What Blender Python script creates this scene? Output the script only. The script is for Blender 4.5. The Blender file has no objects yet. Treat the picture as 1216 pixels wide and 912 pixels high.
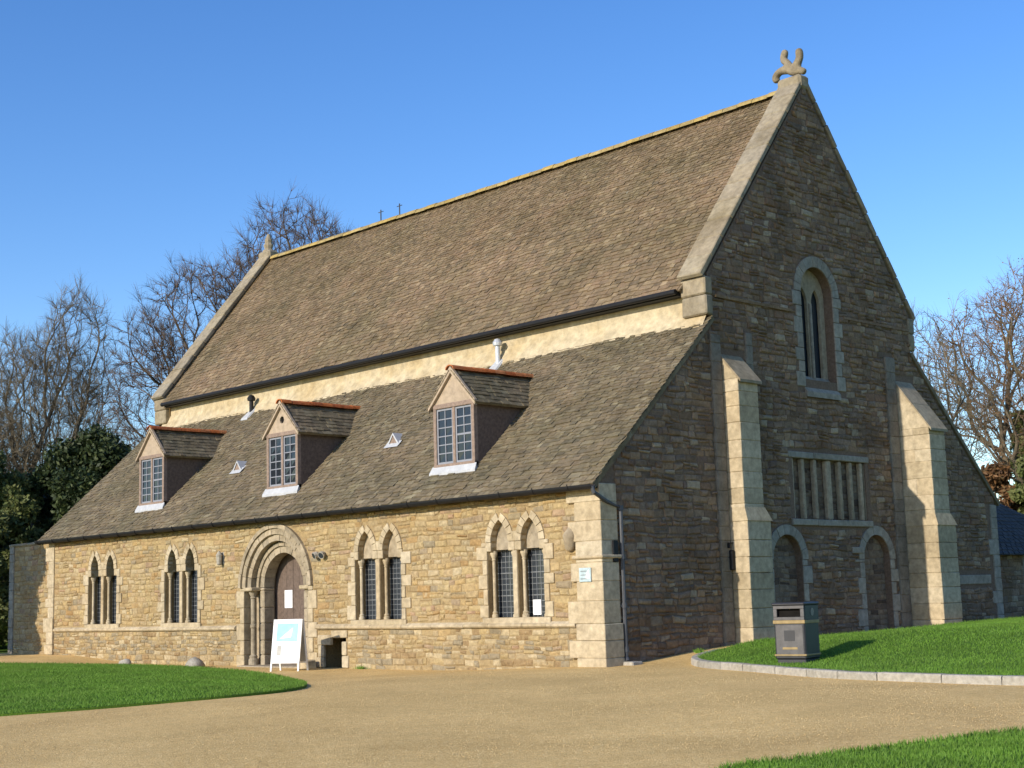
import bpy, bmesh, math, random
import numpy as np
from mathutils import Vector, Matrix
from mathutils.geometry import tessellate_polygon
R = math.radians
rnd = random.Random(7)
nrng = np.random.default_rng(11)

# ------------------------------------------------------------------ camera, sky, sun, exposure
scene = bpy.context.scene
C = scene.collection
CAM = Vector((18.2068, -19.9058, 1.2963))
YAW, PIT, ROLL, FPX = 0.7986, 0.1465, -0.0299, 1721.04
f = Vector((-math.sin(YAW) * math.cos(PIT), math.cos(YAW) * math.cos(PIT), math.sin(PIT)))
r = Vector((math.cos(YAW), math.sin(YAW), 0))
u = r.cross(f)
r2 = r * math.cos(ROLL) + u * math.sin(ROLL)
u2 = -r * math.sin(ROLL) + u * math.cos(ROLL)
cd = bpy.data.cameras.new('camera')
cam = bpy.data.objects.new('camera', cd)
C.objects.link(cam)
cam.matrix_world = Matrix(((r2.x, u2.x, -f.x, CAM.x), (r2.y, u2.y, -f.y, CAM.y), (r2.z, u2.z, -f.z, CAM.z), (0, 0, 0, 1)))
cd.sensor_width = 36
cd.lens = FPX / 1216 * 36
cd.clip_end = 3000
scene.camera = cam
SUN_EL = 22.0
SUN_DX = 0.012                                   # the light travels almost straight along +Y
ld = Vector((SUN_DX, math.cos(R(SUN_EL)), -math.sin(R(SUN_EL)))).normalized()
sl = bpy.data.lights.new('sun', 'SUN')
sl.energy = 3.7
sl.angle = R(0.53)
sl.color = (1.0, 0.90, 0.76)
sun = bpy.data.objects.new('sun', sl)
C.objects.link(sun)
sun.rotation_euler = ld.to_track_quat('-Z', 'Y').to_euler()
w = bpy.data.worlds.new('World')
scene.world = w
w.use_nodes = True
wn = w.node_tree.nodes
wl = w.node_tree.links
bg = wn['Background']
sky = wn.new('ShaderNodeTexSky')
sky.sky_type = 'NISHITA'
sky.sun_disc = False
sky.sun_elevation = R(SUN_EL)
sky.sun_rotation = math.atan2(-ld.x, -ld.y)
sky.altitude = 120
sky.air_density = 1.0
sky.dust_density = 0.3
sky.ozone_density = 2.5
hs = wn.new('ShaderNodeHueSaturation')
hs.inputs['Saturation'].default_value = 1.28
hs.inputs['Hue'].default_value = 0.512
wl.new(sky.outputs[0], hs.inputs['Color'])
wl.new(hs.outputs[0], bg.inputs[0])
bg.inputs[1].default_value = 0.15
vs = scene.view_settings
vs.view_transform = 'Standard'
vs.look = 'None'
vs.exposure = 0.5
vs.gamma = 1.0

# ------------------------------------------------------------------ materials
def lin(c):
    return tuple(((x / 255) / 12.92 if x / 255 <= 0.04045 else ((x / 255 + 0.055) / 1.055) ** 2.4) for x in c)

class NT:
    def __init__(s, name):
        s.m = bpy.data.materials.new(name)
        s.m.use_nodes = True
        s.t = s.m.node_tree
        s.b = s.t.nodes['Principled BSDF']
    def n(s, typ, ins=None, **kw):
        x = s.t.nodes.new('ShaderNode' + typ)
        for k, v in kw.items():
            setattr(x, k, v)
        for k, v in (ins or {}).items():
            if hasattr(v, 'bl_idname') or isinstance(v, bpy.types.NodeSocket):
                s.t.links.new(v, x.inputs[k])
            else:
                x.inputs[k].default_value = v
        return x
    def ramp(s, fac, stops, interp='LINEAR'):
        x = s.t.nodes.new('ShaderNodeValToRGB')
        x.color_ramp.interpolation = interp
        e = x.color_ramp.elements
        while len(e) < len(stops):
            e.new(0.5)
        for el, (p, c) in zip(e, stops):
            el.position = p
            el.color = (*c, 1) if len(c) == 3 else c
        s.t.links.new(fac, x.inputs[0])
        return x.outputs[0]
    def noise(s, scale, detail=4, rough=0.6, vec=None, dist=0.0):
        x = s.n('TexNoise', {'Scale': scale, 'Detail': detail, 'Roughness': rough, 'Distortion': dist})
        s.t.links.new(vec or s.pos(), x.inputs['Vector'])
        return x.outputs[0]
    def pos(s):
        if not hasattr(s, '_p'):
            s._p = s.t.nodes.new('ShaderNodeNewGeometry').outputs['Position']
        return s._p
    def mix(s, a, b, fac, mode='MIX'):
        x = s.t.nodes.new('ShaderNodeMix')
        x.data_type = 'RGBA'
        x.blend_type = mode
        x.clamp_factor = True
        for sock, v in ((x.inputs[0], fac), (x.inputs[6], a), (x.inputs[7], b)):
            if isinstance(v, bpy.types.NodeSocket):
                s.t.links.new(v, sock)
            elif isinstance(v, (int, float)):
                sock.default_value = v
            else:
                sock.default_value = (*v, 1)
        return x.outputs[2]
    def attr(s, name='tint'):
        return s.n('Attribute', attribute_name=name).outputs['Fac']
    def out(s, col=None, rough=0.9, bump=None, bs=0.4, bd=0.02, spec=0.3, metal=0.0):
        def setv(k, v):
            if isinstance(v, bpy.types.NodeSocket):
                s.t.links.new(v, s.b.inputs[k])
            else:
                s.b.inputs[k].default_value = v
        if col is not None:
            setv('Base Color', col if isinstance(col, bpy.types.NodeSocket) else (*col, 1))
        setv('Roughness', rough)
        setv('Specular IOR Level', spec)
        setv('Metallic', metal)
        if bump is not None:
            x = s.n('Bump', {'Strength': bs, 'Distance': bd, 'Height': bump})
            s.t.links.new(x.outputs[0], s.b.inputs['Normal'])
        return s.m

def spread(cols):
    return [(i / max(1, len(cols) - 1), c) for i, c in enumerate(cols)]

def stone_mat(name, cols, fine=14, stain=(0.55, 0.5, 0.42), stain_amt=0.55, light=None, lamt=0.0, bs=0.6, bd=0.02, lichen=None):
    t = NT(name)
    c = t.ramp(t.attr(), spread(cols))
    n1 = t.noise(fine, 6, 0.65)
    c = t.mix(c, (0.5, 0.5, 0.5), 0.0)
    v = t.ramp(n1, [(0.25, (0.62, 0.6, 0.57)), (0.75, (1.28, 1.26, 1.22))])
    c = t.mix(c, v, 1.0, 'MULTIPLY')
    n2 = t.noise(0.9, 5, 0.6)
    sm = t.ramp(n2, [(0.45, (0, 0, 0)), (0.72, (stain_amt,) * 3)])
    st = t.mix(c, stain, 1.0, 'MULTIPLY')
    c = t.mix(c, st, sm)
    if light:
        n3 = t.noise(5.5, 4, 0.7)
        lm = t.ramp(n3, [(0.62, (0, 0, 0)), (0.72, (lamt,) * 3)])
        c = t.mix(c, light, lm)
    if lichen:
        n4 = t.noise(3.1, 6, 0.78, dist=.8)
        c = t.mix(c, lichen, t.ramp(n4, [(0.655, (0, 0, 0)), (0.70, (.75,) * 3)]))
        n5 = t.noise(.55, 3, .6)
        c = t.mix(c, t.ramp(n5, [(.3, (.82, .86, .80)), (.7, (1.14, 1.09, 1.08))]), 1.0, 'MULTIPLY')
    nb = t.noise(38, 5, 0.7)
    hb = t.n('Math', {0: n1, 1: nb}, operation='ADD').outputs[0]
    return t.out(c, 0.92, hb, bs, bd, 0.2)

M = {}
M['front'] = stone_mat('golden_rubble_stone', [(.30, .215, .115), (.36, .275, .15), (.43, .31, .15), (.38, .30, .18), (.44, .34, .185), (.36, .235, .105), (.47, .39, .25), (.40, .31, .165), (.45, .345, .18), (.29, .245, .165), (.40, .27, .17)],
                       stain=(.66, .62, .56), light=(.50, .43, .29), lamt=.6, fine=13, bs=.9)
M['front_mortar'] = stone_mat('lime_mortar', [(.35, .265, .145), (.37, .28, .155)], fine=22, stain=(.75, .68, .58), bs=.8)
M['gable'] = stone_mat('shaded_brown_rubble', [(0.186, 0.126, 0.082), (0.283, 0.186, 0.113), (0.227, 0.167, 0.119), (0.324, 0.215, 0.133), (0.162, 0.119, 0.086), (0.267, 0.193, 0.140), (0.356, 0.245, 0.153), (0.211, 0.141, 0.086), (0.251, 0.156, 0.100), (0.235, 0.178, 0.133), (0.308, 0.222, 0.153), (0.194, 0.133, 0.100), (0.275, 0.186, 0.106), (0.243, 0.178, 0.126), (0.340, 0.237, 0.146), (0.170, 0.126, 0.093), (0.350, 0.278, 0.196), (0.422, 0.345, 0.246)],
                       stain=(.55, .54, .5), stain_amt=.75, light=(.27, .235, .18), lamt=.7, fine=12, bs=.9)  # brown stone, with the shade on the gable put into its darker colour
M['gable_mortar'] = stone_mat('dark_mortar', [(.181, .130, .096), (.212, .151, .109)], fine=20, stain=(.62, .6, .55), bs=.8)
M['infill'] = stone_mat('infill_stone', [(.09, .065, .05), (.156, .114, .084), (.228, .174, .120), (.192, .156, .120), (.264, .198, .132)], stain=(.7, .65, .6), fine=10)
M['ashlar'] = stone_mat('cream_ashlar', [(.400, .335, .226), (.452, .383, .265), (.479, .409, .291), (.435, .357, .235), (.496, .435, .322)], fine=8, stain=(.70, .65, .57), stain_amt=.7, bs=.35, bd=.012)
M['ashlar_shaded'] = stone_mat('shaded_ashlar', [(.27, .25, .21), (.32, .295, .245), (.29, .28, .245), (.35, .32, .26)], fine=8, stain=(.7, .68, .62), stain_amt=.7, bs=.35, bd=.012)  # darker copy of the cream ashlar, with the walls' shade in its colour
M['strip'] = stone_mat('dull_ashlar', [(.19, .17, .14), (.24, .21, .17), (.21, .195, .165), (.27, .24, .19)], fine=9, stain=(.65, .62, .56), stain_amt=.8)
M['arch_stone'] = stone_mat('weathered_arch_stone', [(.33, .28, .20), (.38, .32, .23), (.41, .345, .25), (.30, .26, .195)], fine=9, stain=(.62, .6, .55), stain_amt=.8, bs=.4, bd=.015)
M['coping'] = stone_mat('lichened_coping', [(.27, .23, .165), (.32, .27, .19), (.29, .255, .195), (.34, .295, .21)], fine=7, stain=(.6, .56, .46), stain_amt=.8, light=(.36, .29, .14), lamt=.55)
M['slate_nave'] = stone_mat('brown_stone_slate', [(.166, .127, .080), (.219, .169, .105), (.193, .148, .099), (.253, .194, .120), (.146, .117, .080), (.233, .171, .108), (.206, .153, .103), (.293, .233, .150)],
                            fine=7, stain=(.70, .68, .62), stain_amt=.75, light=(.36, .32, .24), lamt=.55, bs=.6, lichen=(.40, .38, .32))
M['slate_aisle'] = stone_mat('grey_stone_slate', [(.159, .134, .092), (.199, .165, .108), (.136, .116, .082), (.227, .193, .128), (.176, .143, .098), (.210, .171, .113), (.125, .108, .077), (.272, .237, .164)],
                             fine=7, stain=(.68, .66, .6), stain_amt=.7, light=(.34, .31, .23), lamt=.45, bs=.6, lichen=(.36, .34, .27))
M['slate_dark'] = stone_mat('dark_slate', [(.06, .062, .07), (.085, .085, .09), (.07, .07, .075)], fine=9)
M['ridge'] = stone_mat('lichen_ridge_tile', [(.36, .27, .10), (.42, .31, .11), (.30, .24, .12), (.45, .35, .15)], fine=9, stain=(.6, .58, .5), stain_amt=.6)
M['terracotta'] = stone_mat('terracotta_ridge', [(.454, .130, .038), (.540, .173, .054), (.389, .108, .038), (.497, .205, .086)], fine=12, stain=(.55, .5, .45), stain_amt=.7)
M['kerb'] = stone_mat('grey_kerb_stone', [(.357, .340, .297), (.408, .383, .332), (.323, .306, .264), (.442, .416, .365)], fine=14, stain=(.7, .68, .6))
M['cream'] = stone_mat('limewashed_wall', [(.50, .43, .30), (.52, .445, .30)], fine=5, stain=(.82, .72, .55), stain_amt=.9, bs=.3)
M['bark'] = stone_mat('bark', [(.11, .085, .06), (.15, .12, .085), (.09, .075, .055)], fine=18, stain=(.7, .8, .6))
M['twig'] = stone_mat('twig_bark', [(.10, .075, .058), (.14, .105, .08), (.12, .085, .06)], fine=18)
M['twig_brown'] = stone_mat('brown_twig_bark', [(.19, .12, .075), (.23, .15, .09), (.16, .11, .07)], fine=18)
M['twig_pale'] = stone_mat('pale_twig_bark', [(.15, .125, .09), (.19, .16, .11), (.13, .11, .075)], fine=18)

def plain(name, col, rough=.6, spec=.4, metal=0., var=.12, scale=9):
    t = NT(name)
    n = t.noise(scale, 5, .65)
    lo = tuple(x * (1 - var) for x in col)
    hi = tuple(min(1, x * (1 + var)) for x in col)
    c = t.ramp(n, [(.3, lo), (.7, hi)])
    return t.out(c, rough, n, .15, .004, spec, metal)
M['oak'] = plain('weathered_oak', (.25, .185, .145), .8, .2, var=.3, scale=14)
M['oak_pale'] = plain('pale_oak_boarding', (.38, .30, .215), .8, .2, var=.2, scale=10)
M['door_wood'] = plain('door_wood', (.13, .095, .075), .75, .25, var=.3, scale=16)
M['lead'] = plain('lead_sheet', (.44, .45, .46), .55, .4, .0, .12)
M['cames'] = plain('lead_cames', (.20, .21, .22), .5, .5, .3, .2)
M['sash'] = plain('painted_sash', (.24, .25, .28), .5, .4, 0, .1)
M['iron'] = plain('black_cast_iron', (.010, .010, .011), .6, .3, 0, .3)
M['pipe'] = plain('grey_painted_pipe', (.055, .06, .07), .5, .5, 0, .2)
M['zinc'] = plain('zinc_flue', (.55, .57, .60), .4, .5, .35, .15)
M['bin'] = plain('black_bin_plastic', (.022, .023, .028), .45, .5, 0, .2)
M['bin_front'] = plain('sunlit_bin_front', (.095, .09, .088), .55, .4, 0, .25)  # paler copy of the black plastic; sunlight on the front is painted in
M['gold'] = plain('gold_band', (.28, .20, .085), .5, .4, 0, .2)
M['white'] = plain('white_paint', (.78, .78, .77), .5, .4, 0, .04)
M['paper'] = plain('white_paper', (.85, .85, .85), .7, .2, 0, .03)
M['sky_print'] = plain('pale_blue_print', (.24, .50, .66), .5, .4, 0, .25, 3)
M['grey_print'] = plain('grey_print', (.35, .34, .31), .5, .4, 0, .2)
M['plaque'] = plain('pale_blue_plaque', (.40, .50, .52), .5, .4, 0, .2)
M['dark'] = plain('unlit_void_black', (.012, .011, .010), .95, .05, 0, .3)  # near-black colour stands in for missing light inside cavities
def glass_mat(name, col, rough):
    t = NT(name)
    n = t.noise(3.5, 2, .5)
    return t.out(col, rough, n, .08, .01, .5)
M['glass'] = glass_mat('leaded_glass', (.035, .042, .05), .12)
M['glass_dormer'] = glass_mat('dormer_glass', (.02, .024, .03), .06)

def leaf_mat(name, cols, trans=.25):
    t = NT(name)
    c = t.ramp(t.attr(), spread(cols))
    n = t.noise(1.2, 4, .6)
    v = t.ramp(n, [(.3, (.75, .75, .75)), (.7, (1.2, 1.2, 1.15))])
    c = t.mix(c, v, 1., 'MULTIPLY')
    t.out(c, .6, None, spec=.3)
    tr = t.n('BsdfTranslucent', {'Color': c})
    mx = t.n('MixShader', {0: trans})
    t.t.links.new(t.b.outputs[0], mx.inputs[1])
    t.t.links.new(tr.outputs[0], mx.inputs[2])
    t.t.links.new(mx.outputs[0], t.t.nodes['Material Output'].inputs[0])
    return t.m
M['grass'] = leaf_mat('grass_blades', [(.10, .205, .02), (.13, .26, .03), (.165, .30, .04), (.115, .23, .022), (.22, .31, .065)], .3)
M['yew'] = leaf_mat('evergreen_leaves', [(.014, .028, .009), (.03, .05, .015), (.06, .08, .024), (.018, .034, .010), (.085, .105, .035)], .15)
M['ivy'] = leaf_mat('ivy_leaves', [(.08, .105, .03), (.14, .165, .05), (.19, .20, .075), (.11, .13, .04)], .25)
M['autumn'] = leaf_mat('brown_leaves', [(.20, .10, .04), (.26, .14, .06), (.16, .085, .04), (.22, .15, .07)], .3)

def ground_mat():
    t = NT('turf')
    n1 = t.noise(.35, 5, .6)
    n2 = t.noise(28, 4, .7)
    c = t.ramp(n1, [(.3, (.07, .145, .016)), (.7, (.11, .20, .026))])
    v = t.ramp(n2, [(.25, (.55, .55, .5)), (.75, (1.3, 1.3, 1.2))])
    return t.out(t.mix(c, v, 1., 'MULTIPLY'), .9, n2, .8, .03, .15)
M['turf'] = ground_mat()
def gravel_mat():
    t = NT('gravel')
    vo = t.n('TexVoronoi', {'Scale': 60.0})
    t.t.links.new(t.pos(), vo.inputs['Vector'])
    sep = t.n('SeparateColor', {0: vo.outputs['Color']}).outputs[0]
    c = t.ramp(sep, [(0, (.55, .36, .13)), (.3, (.66, .45, .175)), (.6, (.71, .495, .205)), (.85, (.75, .55, .24)), (1, (.80, .62, .31))])
    n1 = t.noise(.45, 6, .62, dist=.6)
    v = t.ramp(n1, [(.28, (.80, .77, .72)), (.72, (1.12, 1.11, 1.1))])
    c = t.mix(c, v, 1., 'MULTIPLY')
    n3 = t.noise(9, 5, .7)
    v3 = t.ramp(n3, [(.25, (.82, .80, .77)), (.75, (1.12, 1.12, 1.12))])
    c = t.mix(c, v3, 1., 'MULTIPLY')
    inv = t.n('Math', {0: 1.0, 1: vo.outputs['Distance']}, operation='SUBTRACT').outputs[0]
    hb = t.n('Math', {0: inv, 1: n3}, operation='ADD').outputs[0]
    return t.out(c, .95, hb, .5, .012, .15)
M['gravel'] = gravel_mat()
M['pebble'] = stone_mat('pebbles', [(.46, .33, .15), (.56, .41, .20), (.60, .44, .22), (.50, .36, .17), (.63, .49, .27)], fine=30, stain_amt=.2)

# ------------------------------------------------------------------ mesh helpers
class MB:
    def __init__(s):
        s.v, s.f, s.t = [], [], []
    def add(s, verts, faces, tint=None):
        o = len(s.v)
        s.v += [tuple(p) for p in verts]
        s.f += [tuple(i + o for i in fc) for fc in faces]
        s.t += [rnd.random() if tint is None else tint] * len(faces)
        return s
    def build(s, name, mat, parent=None, smooth=False):
        me = bpy.data.meshes.new(name)
        me.from_pydata(s.v, [], s.f)
        a = me.attributes.new('tint', 'FLOAT', 'FACE')
        a.data.foreach_set('value', s.t)
        if smooth:
            me.polygons.foreach_set('use_smooth', [True] * len(me.polygons))
        me.materials.append(M[mat])
        me.update()
        o = bpy.data.objects.new(name, me)
        C.objects.link(o)
        if parent is not None:
            o.parent = parent
            o.matrix_parent_inverse = PIV.get(parent.name, Matrix())
        return o
PIV = {}
def thing(name, loc, label, cat, group=None):
    o = bpy.data.objects.new(name, None)
    o.location = loc
    o.empty_display_size = .3
    C.objects.link(o)
    PIV[o.name] = Matrix.Translation(loc).inverted()
    tag(o, label, cat, group)
    return o
def tag(o, label=None, cat=None, group=None, kind=None):
    for k, v in (('label', label), ('category', cat), ('group', group), ('kind', kind)):
        if v:
            o[k] = v
    return o

BOXF = [(0, 3, 2, 1), (4, 5, 6, 7), (0, 1, 5, 4), (1, 2, 6, 5), (2, 3, 7, 6), (3, 0, 4, 7)]
def box(m, x0, x1, y0, y1, z0, z1, tint=None):
    return m.add([(x0, y0, z0), (x1, y0, z0), (x1, y1, z0), (x0, y1, z0), (x0, y0, z1), (x1, y0, z1), (x1, y1, z1), (x0, y1, z1)], BOXF, tint)
def hexa(m, p, tint=None):                      # eight points, bottom ring then top ring
    return m.add(p, BOXF, tint)
def chamfer(m, x0, x1, y0, y1, z0, z1, b=.012, jit=0., mat4=None, tint=None):
    v, idx = [], {}
    lo, hi = (x0, y0, z0), (x1, y1, z1)
    for i in (0, 1):
        for j in (0, 1):
            for k in (0, 1):
                c = [(lo, hi)[s][a] for a, s in enumerate((i, j, k))]
                jj = [rnd.uniform(-jit, jit) for _ in range(3)]
                for ax in range(3):
                    q = [c[a] + jj[a] + (0 if a == ax else (b if (i, j, k)[a] == 0 else -b)) for a in range(3)]
                    idx[(i, j, k, ax)] = len(v)
                    v.append(Vector(q) if mat4 is None else mat4 @ Vector(q))
    fs = []
    I = lambda i, j, k, a: idx[(i, j, k, a)]
    for s in (0, 1):
        fs.append((I(s, 0, 0, 0), I(s, 1, 0, 0), I(s, 1, 1, 0), I(s, 0, 1, 0)))
        fs.append((I(0, s, 0, 1), I(1, s, 0, 1), I(1, s, 1, 1), I(0, s, 1, 1)))
        fs.append((I(0, 0, s, 2), I(1, 0, s, 2), I(1, 1, s, 2), I(0, 1, s, 2)))
        for q in (0, 1):
            fs.append((I(s, q, 0, 0), I(s, q, 1, 0), I(s, q, 1, 1), I(s, q, 0, 1)))
            fs.append((I(s, 0, q, 0), I(s, 1, q, 0), I(s, 1, q, 2), I(s, 0, q, 2)))
            fs.append((I(0, s, q, 1), I(1, s, q, 1), I(1, s, q, 2), I(0, s, q, 2)))
            for z in (0, 1):
                fs.append((I(s, q, z, 0), I(s, q, z, 1), I(s, q, z, 2)))
    return m.add(v, fs, tint)
def tube(m, pts, rads, n=8, caps=True, tint=None):
    pts = [Vector(p) for p in pts]
    vs, fs = [], []
    up = Vector((0.31, 0.17, 0.93))
    for i, p in enumerate(pts):
        d = (pts[min(i + 1, len(pts) - 1)] - pts[max(i - 1, 0)]).normalized()
        a = d.cross(up)
        if a.length < .05:
            a = d.cross(Vector((1, 0, 0)))
        a.normalize()
        b = d.cross(a)
        rr = rads[i] if hasattr(rads, '__len__') else rads
        for k in range(n):
            t = 2 * math.pi * k / n
            vs.append(p + (a * math.cos(t) + b * math.sin(t)) * rr)
    for i in range(len(pts) - 1):
        for k in range(n):
            k2 = (k + 1) % n
            fs.append((i * n + k, i * n + k2, (i + 1) * n + k2, (i + 1) * n + k))
    if caps:
        fs.append(tuple(range(n))[::-1])
        fs.append(tuple(range((len(pts) - 1) * n, len(pts) * n)))
    return m.add(vs, fs, tint)
def prism(m, poly, holes, fr, w0, w1, tint=None):          # polygon with holes in (u,v), extruded along w
    loops = [poly] + holes
    tri = tessellate_polygon([[Vector((p[0], p[1], 0)) for p in lp] for lp in loops])
    flat = [p for lp in loops for p in lp]
    n = len(flat)
    vs = [fr(p[0], p[1], w1) for p in flat] + [fr(p[0], p[1], w0) for p in flat]
    fs = [tuple(t) for t in tri] + [tuple(i + n for i in t)[::-1] for t in tri]
    o = 0
    for lp in loops:
        k = len(lp)
        for i in range(k):
            j = (i + 1) % k
            fs.append((o + i, o + j, o + j + n, o + i + n))
        o += k
    return m.add(vs, fs, tint)
FR = lambda x, z, w: (x, -w, z)          # front wall frame: w points out of the wall
GB = lambda y, z, w: (w, y, z)           # near gable frame
def stone_geo(m, fr, u0, u1, v0, v1, w0, proud, b=.024, jit=.017, tint=None):
    b = min(b, (u1 - u0) * .3, (v1 - v0) * .3)
    cs = [(u0, v0), (u1, v0), (u1, v1), (u0, v1)]
    cs = [(a + rnd.uniform(-jit, jit), c + rnd.uniform(-jit, jit) * .7) for a, c in cs]
    cs = [(a, c + .016 * math.sin(a * 2.3 + c * 5) + .010 * math.sin(a * 6.1 + c * 3)) for a, c in cs]
    mu, mv = sum(q[0] for q in cs) / 4, sum(q[1] for q in cs) / 4
    inn = [(a + math.copysign(b, mu - a), c + math.copysign(b, mv - c)) for a, c in cs]
    vs = [fr(a, c, w0 - .03) for a, c in cs] + [fr(a, c, w0 + proud * .35) for a, c in cs]
    vs += [fr(a, c, w0 + proud + rnd.uniform(-.006, .006)) for a, c in inn]
    vs.append(fr(mu + rnd.uniform(-.3, .3) * (u1 - u0), mv, w0 + proud * rnd.uniform(1.0, 1.35)))
    fs = []
    for i in range(4):
        j = (i + 1) % 4
        fs += [(i, j, j + 4, i + 4), (i + 4, j + 4, j + 8, i + 8), (i + 8, j + 8, 12)]
    return m.add(vs, fs, tint)
def courses(u0, u1, v0, v1, ok, hmin, hmax, lmin, lmax, gap=.014):
    out, v = [], v0
    while v < v1:
        h = rnd.uniform(hmin, hmax)
        run, uu, st = [], u0 + rnd.uniform(0, .02), .025
        cur = None
        while uu <= u1:
            good = ok(uu, v + .01) and ok(uu, v + h * .5) and ok(uu, v + h - .01)
            if good and cur is None:
                cur = uu
            if (not good or uu + st > u1) and cur is not None:
                run.append((cur, uu))
                cur = None
            uu += st
        for a, b in run:
            x = a
            while x < b - .05:
                L = rnd.uniform(lmin, lmax) * (.75 + .5 * (h - hmin) / (hmax - hmin))
                if b - (x + L) < lmin * .7:
                    L = b - x
                if L > .55 and rnd.random() < .8:
                    L = L / 2
                if rnd.random() < .10 and h > .115:            # two thin stones in the height of one
                    k = h * rnd.uniform(.4, .6)
                    out.append((x + gap / 2, x + L - gap / 2, v + gap / 2, v + k - gap / 2))
                    out.append((x + gap / 2, x + L - gap / 2, v + k + gap / 2, v + h - gap / 2))
                else:
                    out.append((x + gap / 2, x + L - gap / 2, v + gap / 2, v + h - gap / 2))
                x += L
        v += h
    return out
def lay(stones, fr, w0, mat, parent, keep=300, proud=(.008, .03), jit=.017, centre=None, stuffname='rubble_stones', tf=None):
    def seen(s):
        p = Vector(fr((s[0] + s[1]) / 2, (s[2] + s[3]) / 2, w0))
        return (s[1] - s[0]) * (s[3] - s[2]) / (p - CAM).length_squared
    ss = sorted(stones, key=seen, reverse=True)
    for s in ss[:keep]:
        m = MB()
        stone_geo(m, fr, *s, w0, rnd.uniform(*proud), jit=jit, tint=tf(s) if tf else rnd.random())
        m.build('stone', mat, parent)
    m = MB()
    for s in ss[keep:]:
        stone_geo(m, fr, *s, w0, rnd.uniform(*proud), jit=jit, tint=tf(s) if tf else rnd.random())
    if m.v:
        o = m.build(stuffname, mat, parent)
        o['kind'] = 'stuff'
def pointed(cx, z0, zs, a, a2, h, n=7, zk=None):          # keyhole light: lower half width a2, arch half width a, spring zs, rise h
    Rr = (a * a + h * h) / (2 * a)
    c = Rr - a
    th = math.asin(h / Rr)
    zk = zs if zk is None else zk
    pts = [(cx - a2, z0), (cx + a2, z0), (cx + a2, zk)]
    if a2 - a > .001:
        pts.append((cx + a, zk))
    if zs - zk > .001:
        pts.append((cx + a, zs))
    for i in range(1, n + 1):
        t = th * i / n
        pts.append((cx - c + Rr * math.cos(t), zs + Rr * math.sin(t)))
    for i in range(n - 1, -1, -1):
        t = th * i / n
        pts.append((cx + c - Rr * math.cos(t), zs + Rr * math.sin(t)))
    if a2 - a > .001:
        if zs - zk > .001:
            pts.append((cx - a, zk))
        pts.append((cx - a2, zk))
    return pts
def in_pointed(x, z, cx, z0, zs, a, h):
    x = abs(x - cx)
    if z < z0 or z > zs + h:
        return False
    if z <= zs:
        return x < a
    Rr = (a * a + h * h) / (2 * a)
    c = Rr - a
    return (x + c) ** 2 + (z - zs) ** 2 < Rr * Rr
def ring_vous(parent, fr, cx, zc, r0, r1, w0, w1, n, mat, name='voussoir', a0=0., a1=math.pi, gap=.012, sub=2):
    for i in range(n):
        t0 = a0 + (a1 - a0) * i / n + gap / r1 / 2
        t1 = a0 + (a1 - a0) * (i + 1) / n - gap / r1 / 2
        jw = rnd.uniform(-.006, .006)
        m = MB()
        vs, fs = [], []
        for k in range(sub + 1):
            t = t0 + (t1 - t0) * k / sub
            for rr, ww in ((r0, w0), (r1, w0), (r1, w1 + jw), (r0, w1 + jw)):
                vs.append(fr(cx + rr * math.cos(t), zc + rr * math.sin(t), ww))
        for k in range(sub):
            for q in range(4):
                q2 = (q + 1) % 4
                fs.append((k * 4 + q, k * 4 + q2, k * 4 + 4 + q2, k * 4 + 4 + q))
        fs += [(0, 1, 2, 3), tuple(sub * 4 + q for q in (3, 2, 1, 0))]
        m.add(vs, fs).build(name, mat, parent)
def point_vous(parent, fr, cx, zs, a, h, th_, w0, w1, n, mat):
    Rr = (a * a + h * h) / (2 * a)
    c = Rr - a
    tt = math.asin(h / Rr)
    for side in (-1, 1):
        for i in range(n):
            t0, t1 = tt * i / n + .012, tt * (i + 1) / n - (.012 if i < n - 1 else -.02)
            m = MB()
            vs = []
            jw = rnd.uniform(-.005, .005)
            for ww in (w0, w1 + jw):
                for t, q in ((t0, Rr), (t0, Rr + th_), (t1, Rr + th_), (t1, Rr)):
                    x = -c + q * math.cos(t)
                    if i == n - 1 and x < 0:
                        x = 0.0
                    vs.append(fr(cx + side * (x + .001), zs + q * math.sin(t), ww))
            hexa(m, vs).build('voussoir', mat, parent)
def lathe(m, x, y, prof, n=12, tint=None):
    vs, fs = [], []
    for (rr, z) in prof:
        for k in range(n):
            t = 2 * math.pi * k / n
            vs.append((x + rr * math.cos(t), y + rr * math.sin(t), z))
    for i in range(len(prof) - 1):
        for k in range(n):
            k2 = (k + 1) % n
            fs.append((i * n + k, i * n + k2, i * n + n + k2, i * n + n + k))
    fs.append(tuple(range(n))[::-1])
    fs.append(tuple(range((len(prof) - 1) * n, len(prof) * n)))
    return m.add(vs, fs, tint)
def fast_mesh(name, V, nper, tint, mat, parent=None):     # V: (count*nper,3) array of separate triangles or quads
    n = len(V) // nper
    me = bpy.data.meshes.new(name)
    me.vertices.add(len(V))
    me.vertices.foreach_set('co', np.asarray(V, np.float32).ravel())
    me.loops.add(len(V))
    me.loops.foreach_set('vertex_index', np.arange(len(V), dtype=np.int32))
    me.polygons.add(n)
    me.polygons.foreach_set('loop_start', np.arange(0, len(V), nper, dtype=np.int32))
    a = me.attributes.new('tint', 'FLOAT', 'FACE')
    a.data.foreach_set('value', np.asarray(tint, np.float32))
    me.materials.append(M[mat])
    me.update(calc_edges=True)
    o = bpy.data.objects.new(name, me)
    C.objects.link(o)
    if parent is not None:
        o.parent = parent
        o.matrix_parent_inverse = PIV.get(parent.name, Matrix())
    return o

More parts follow.
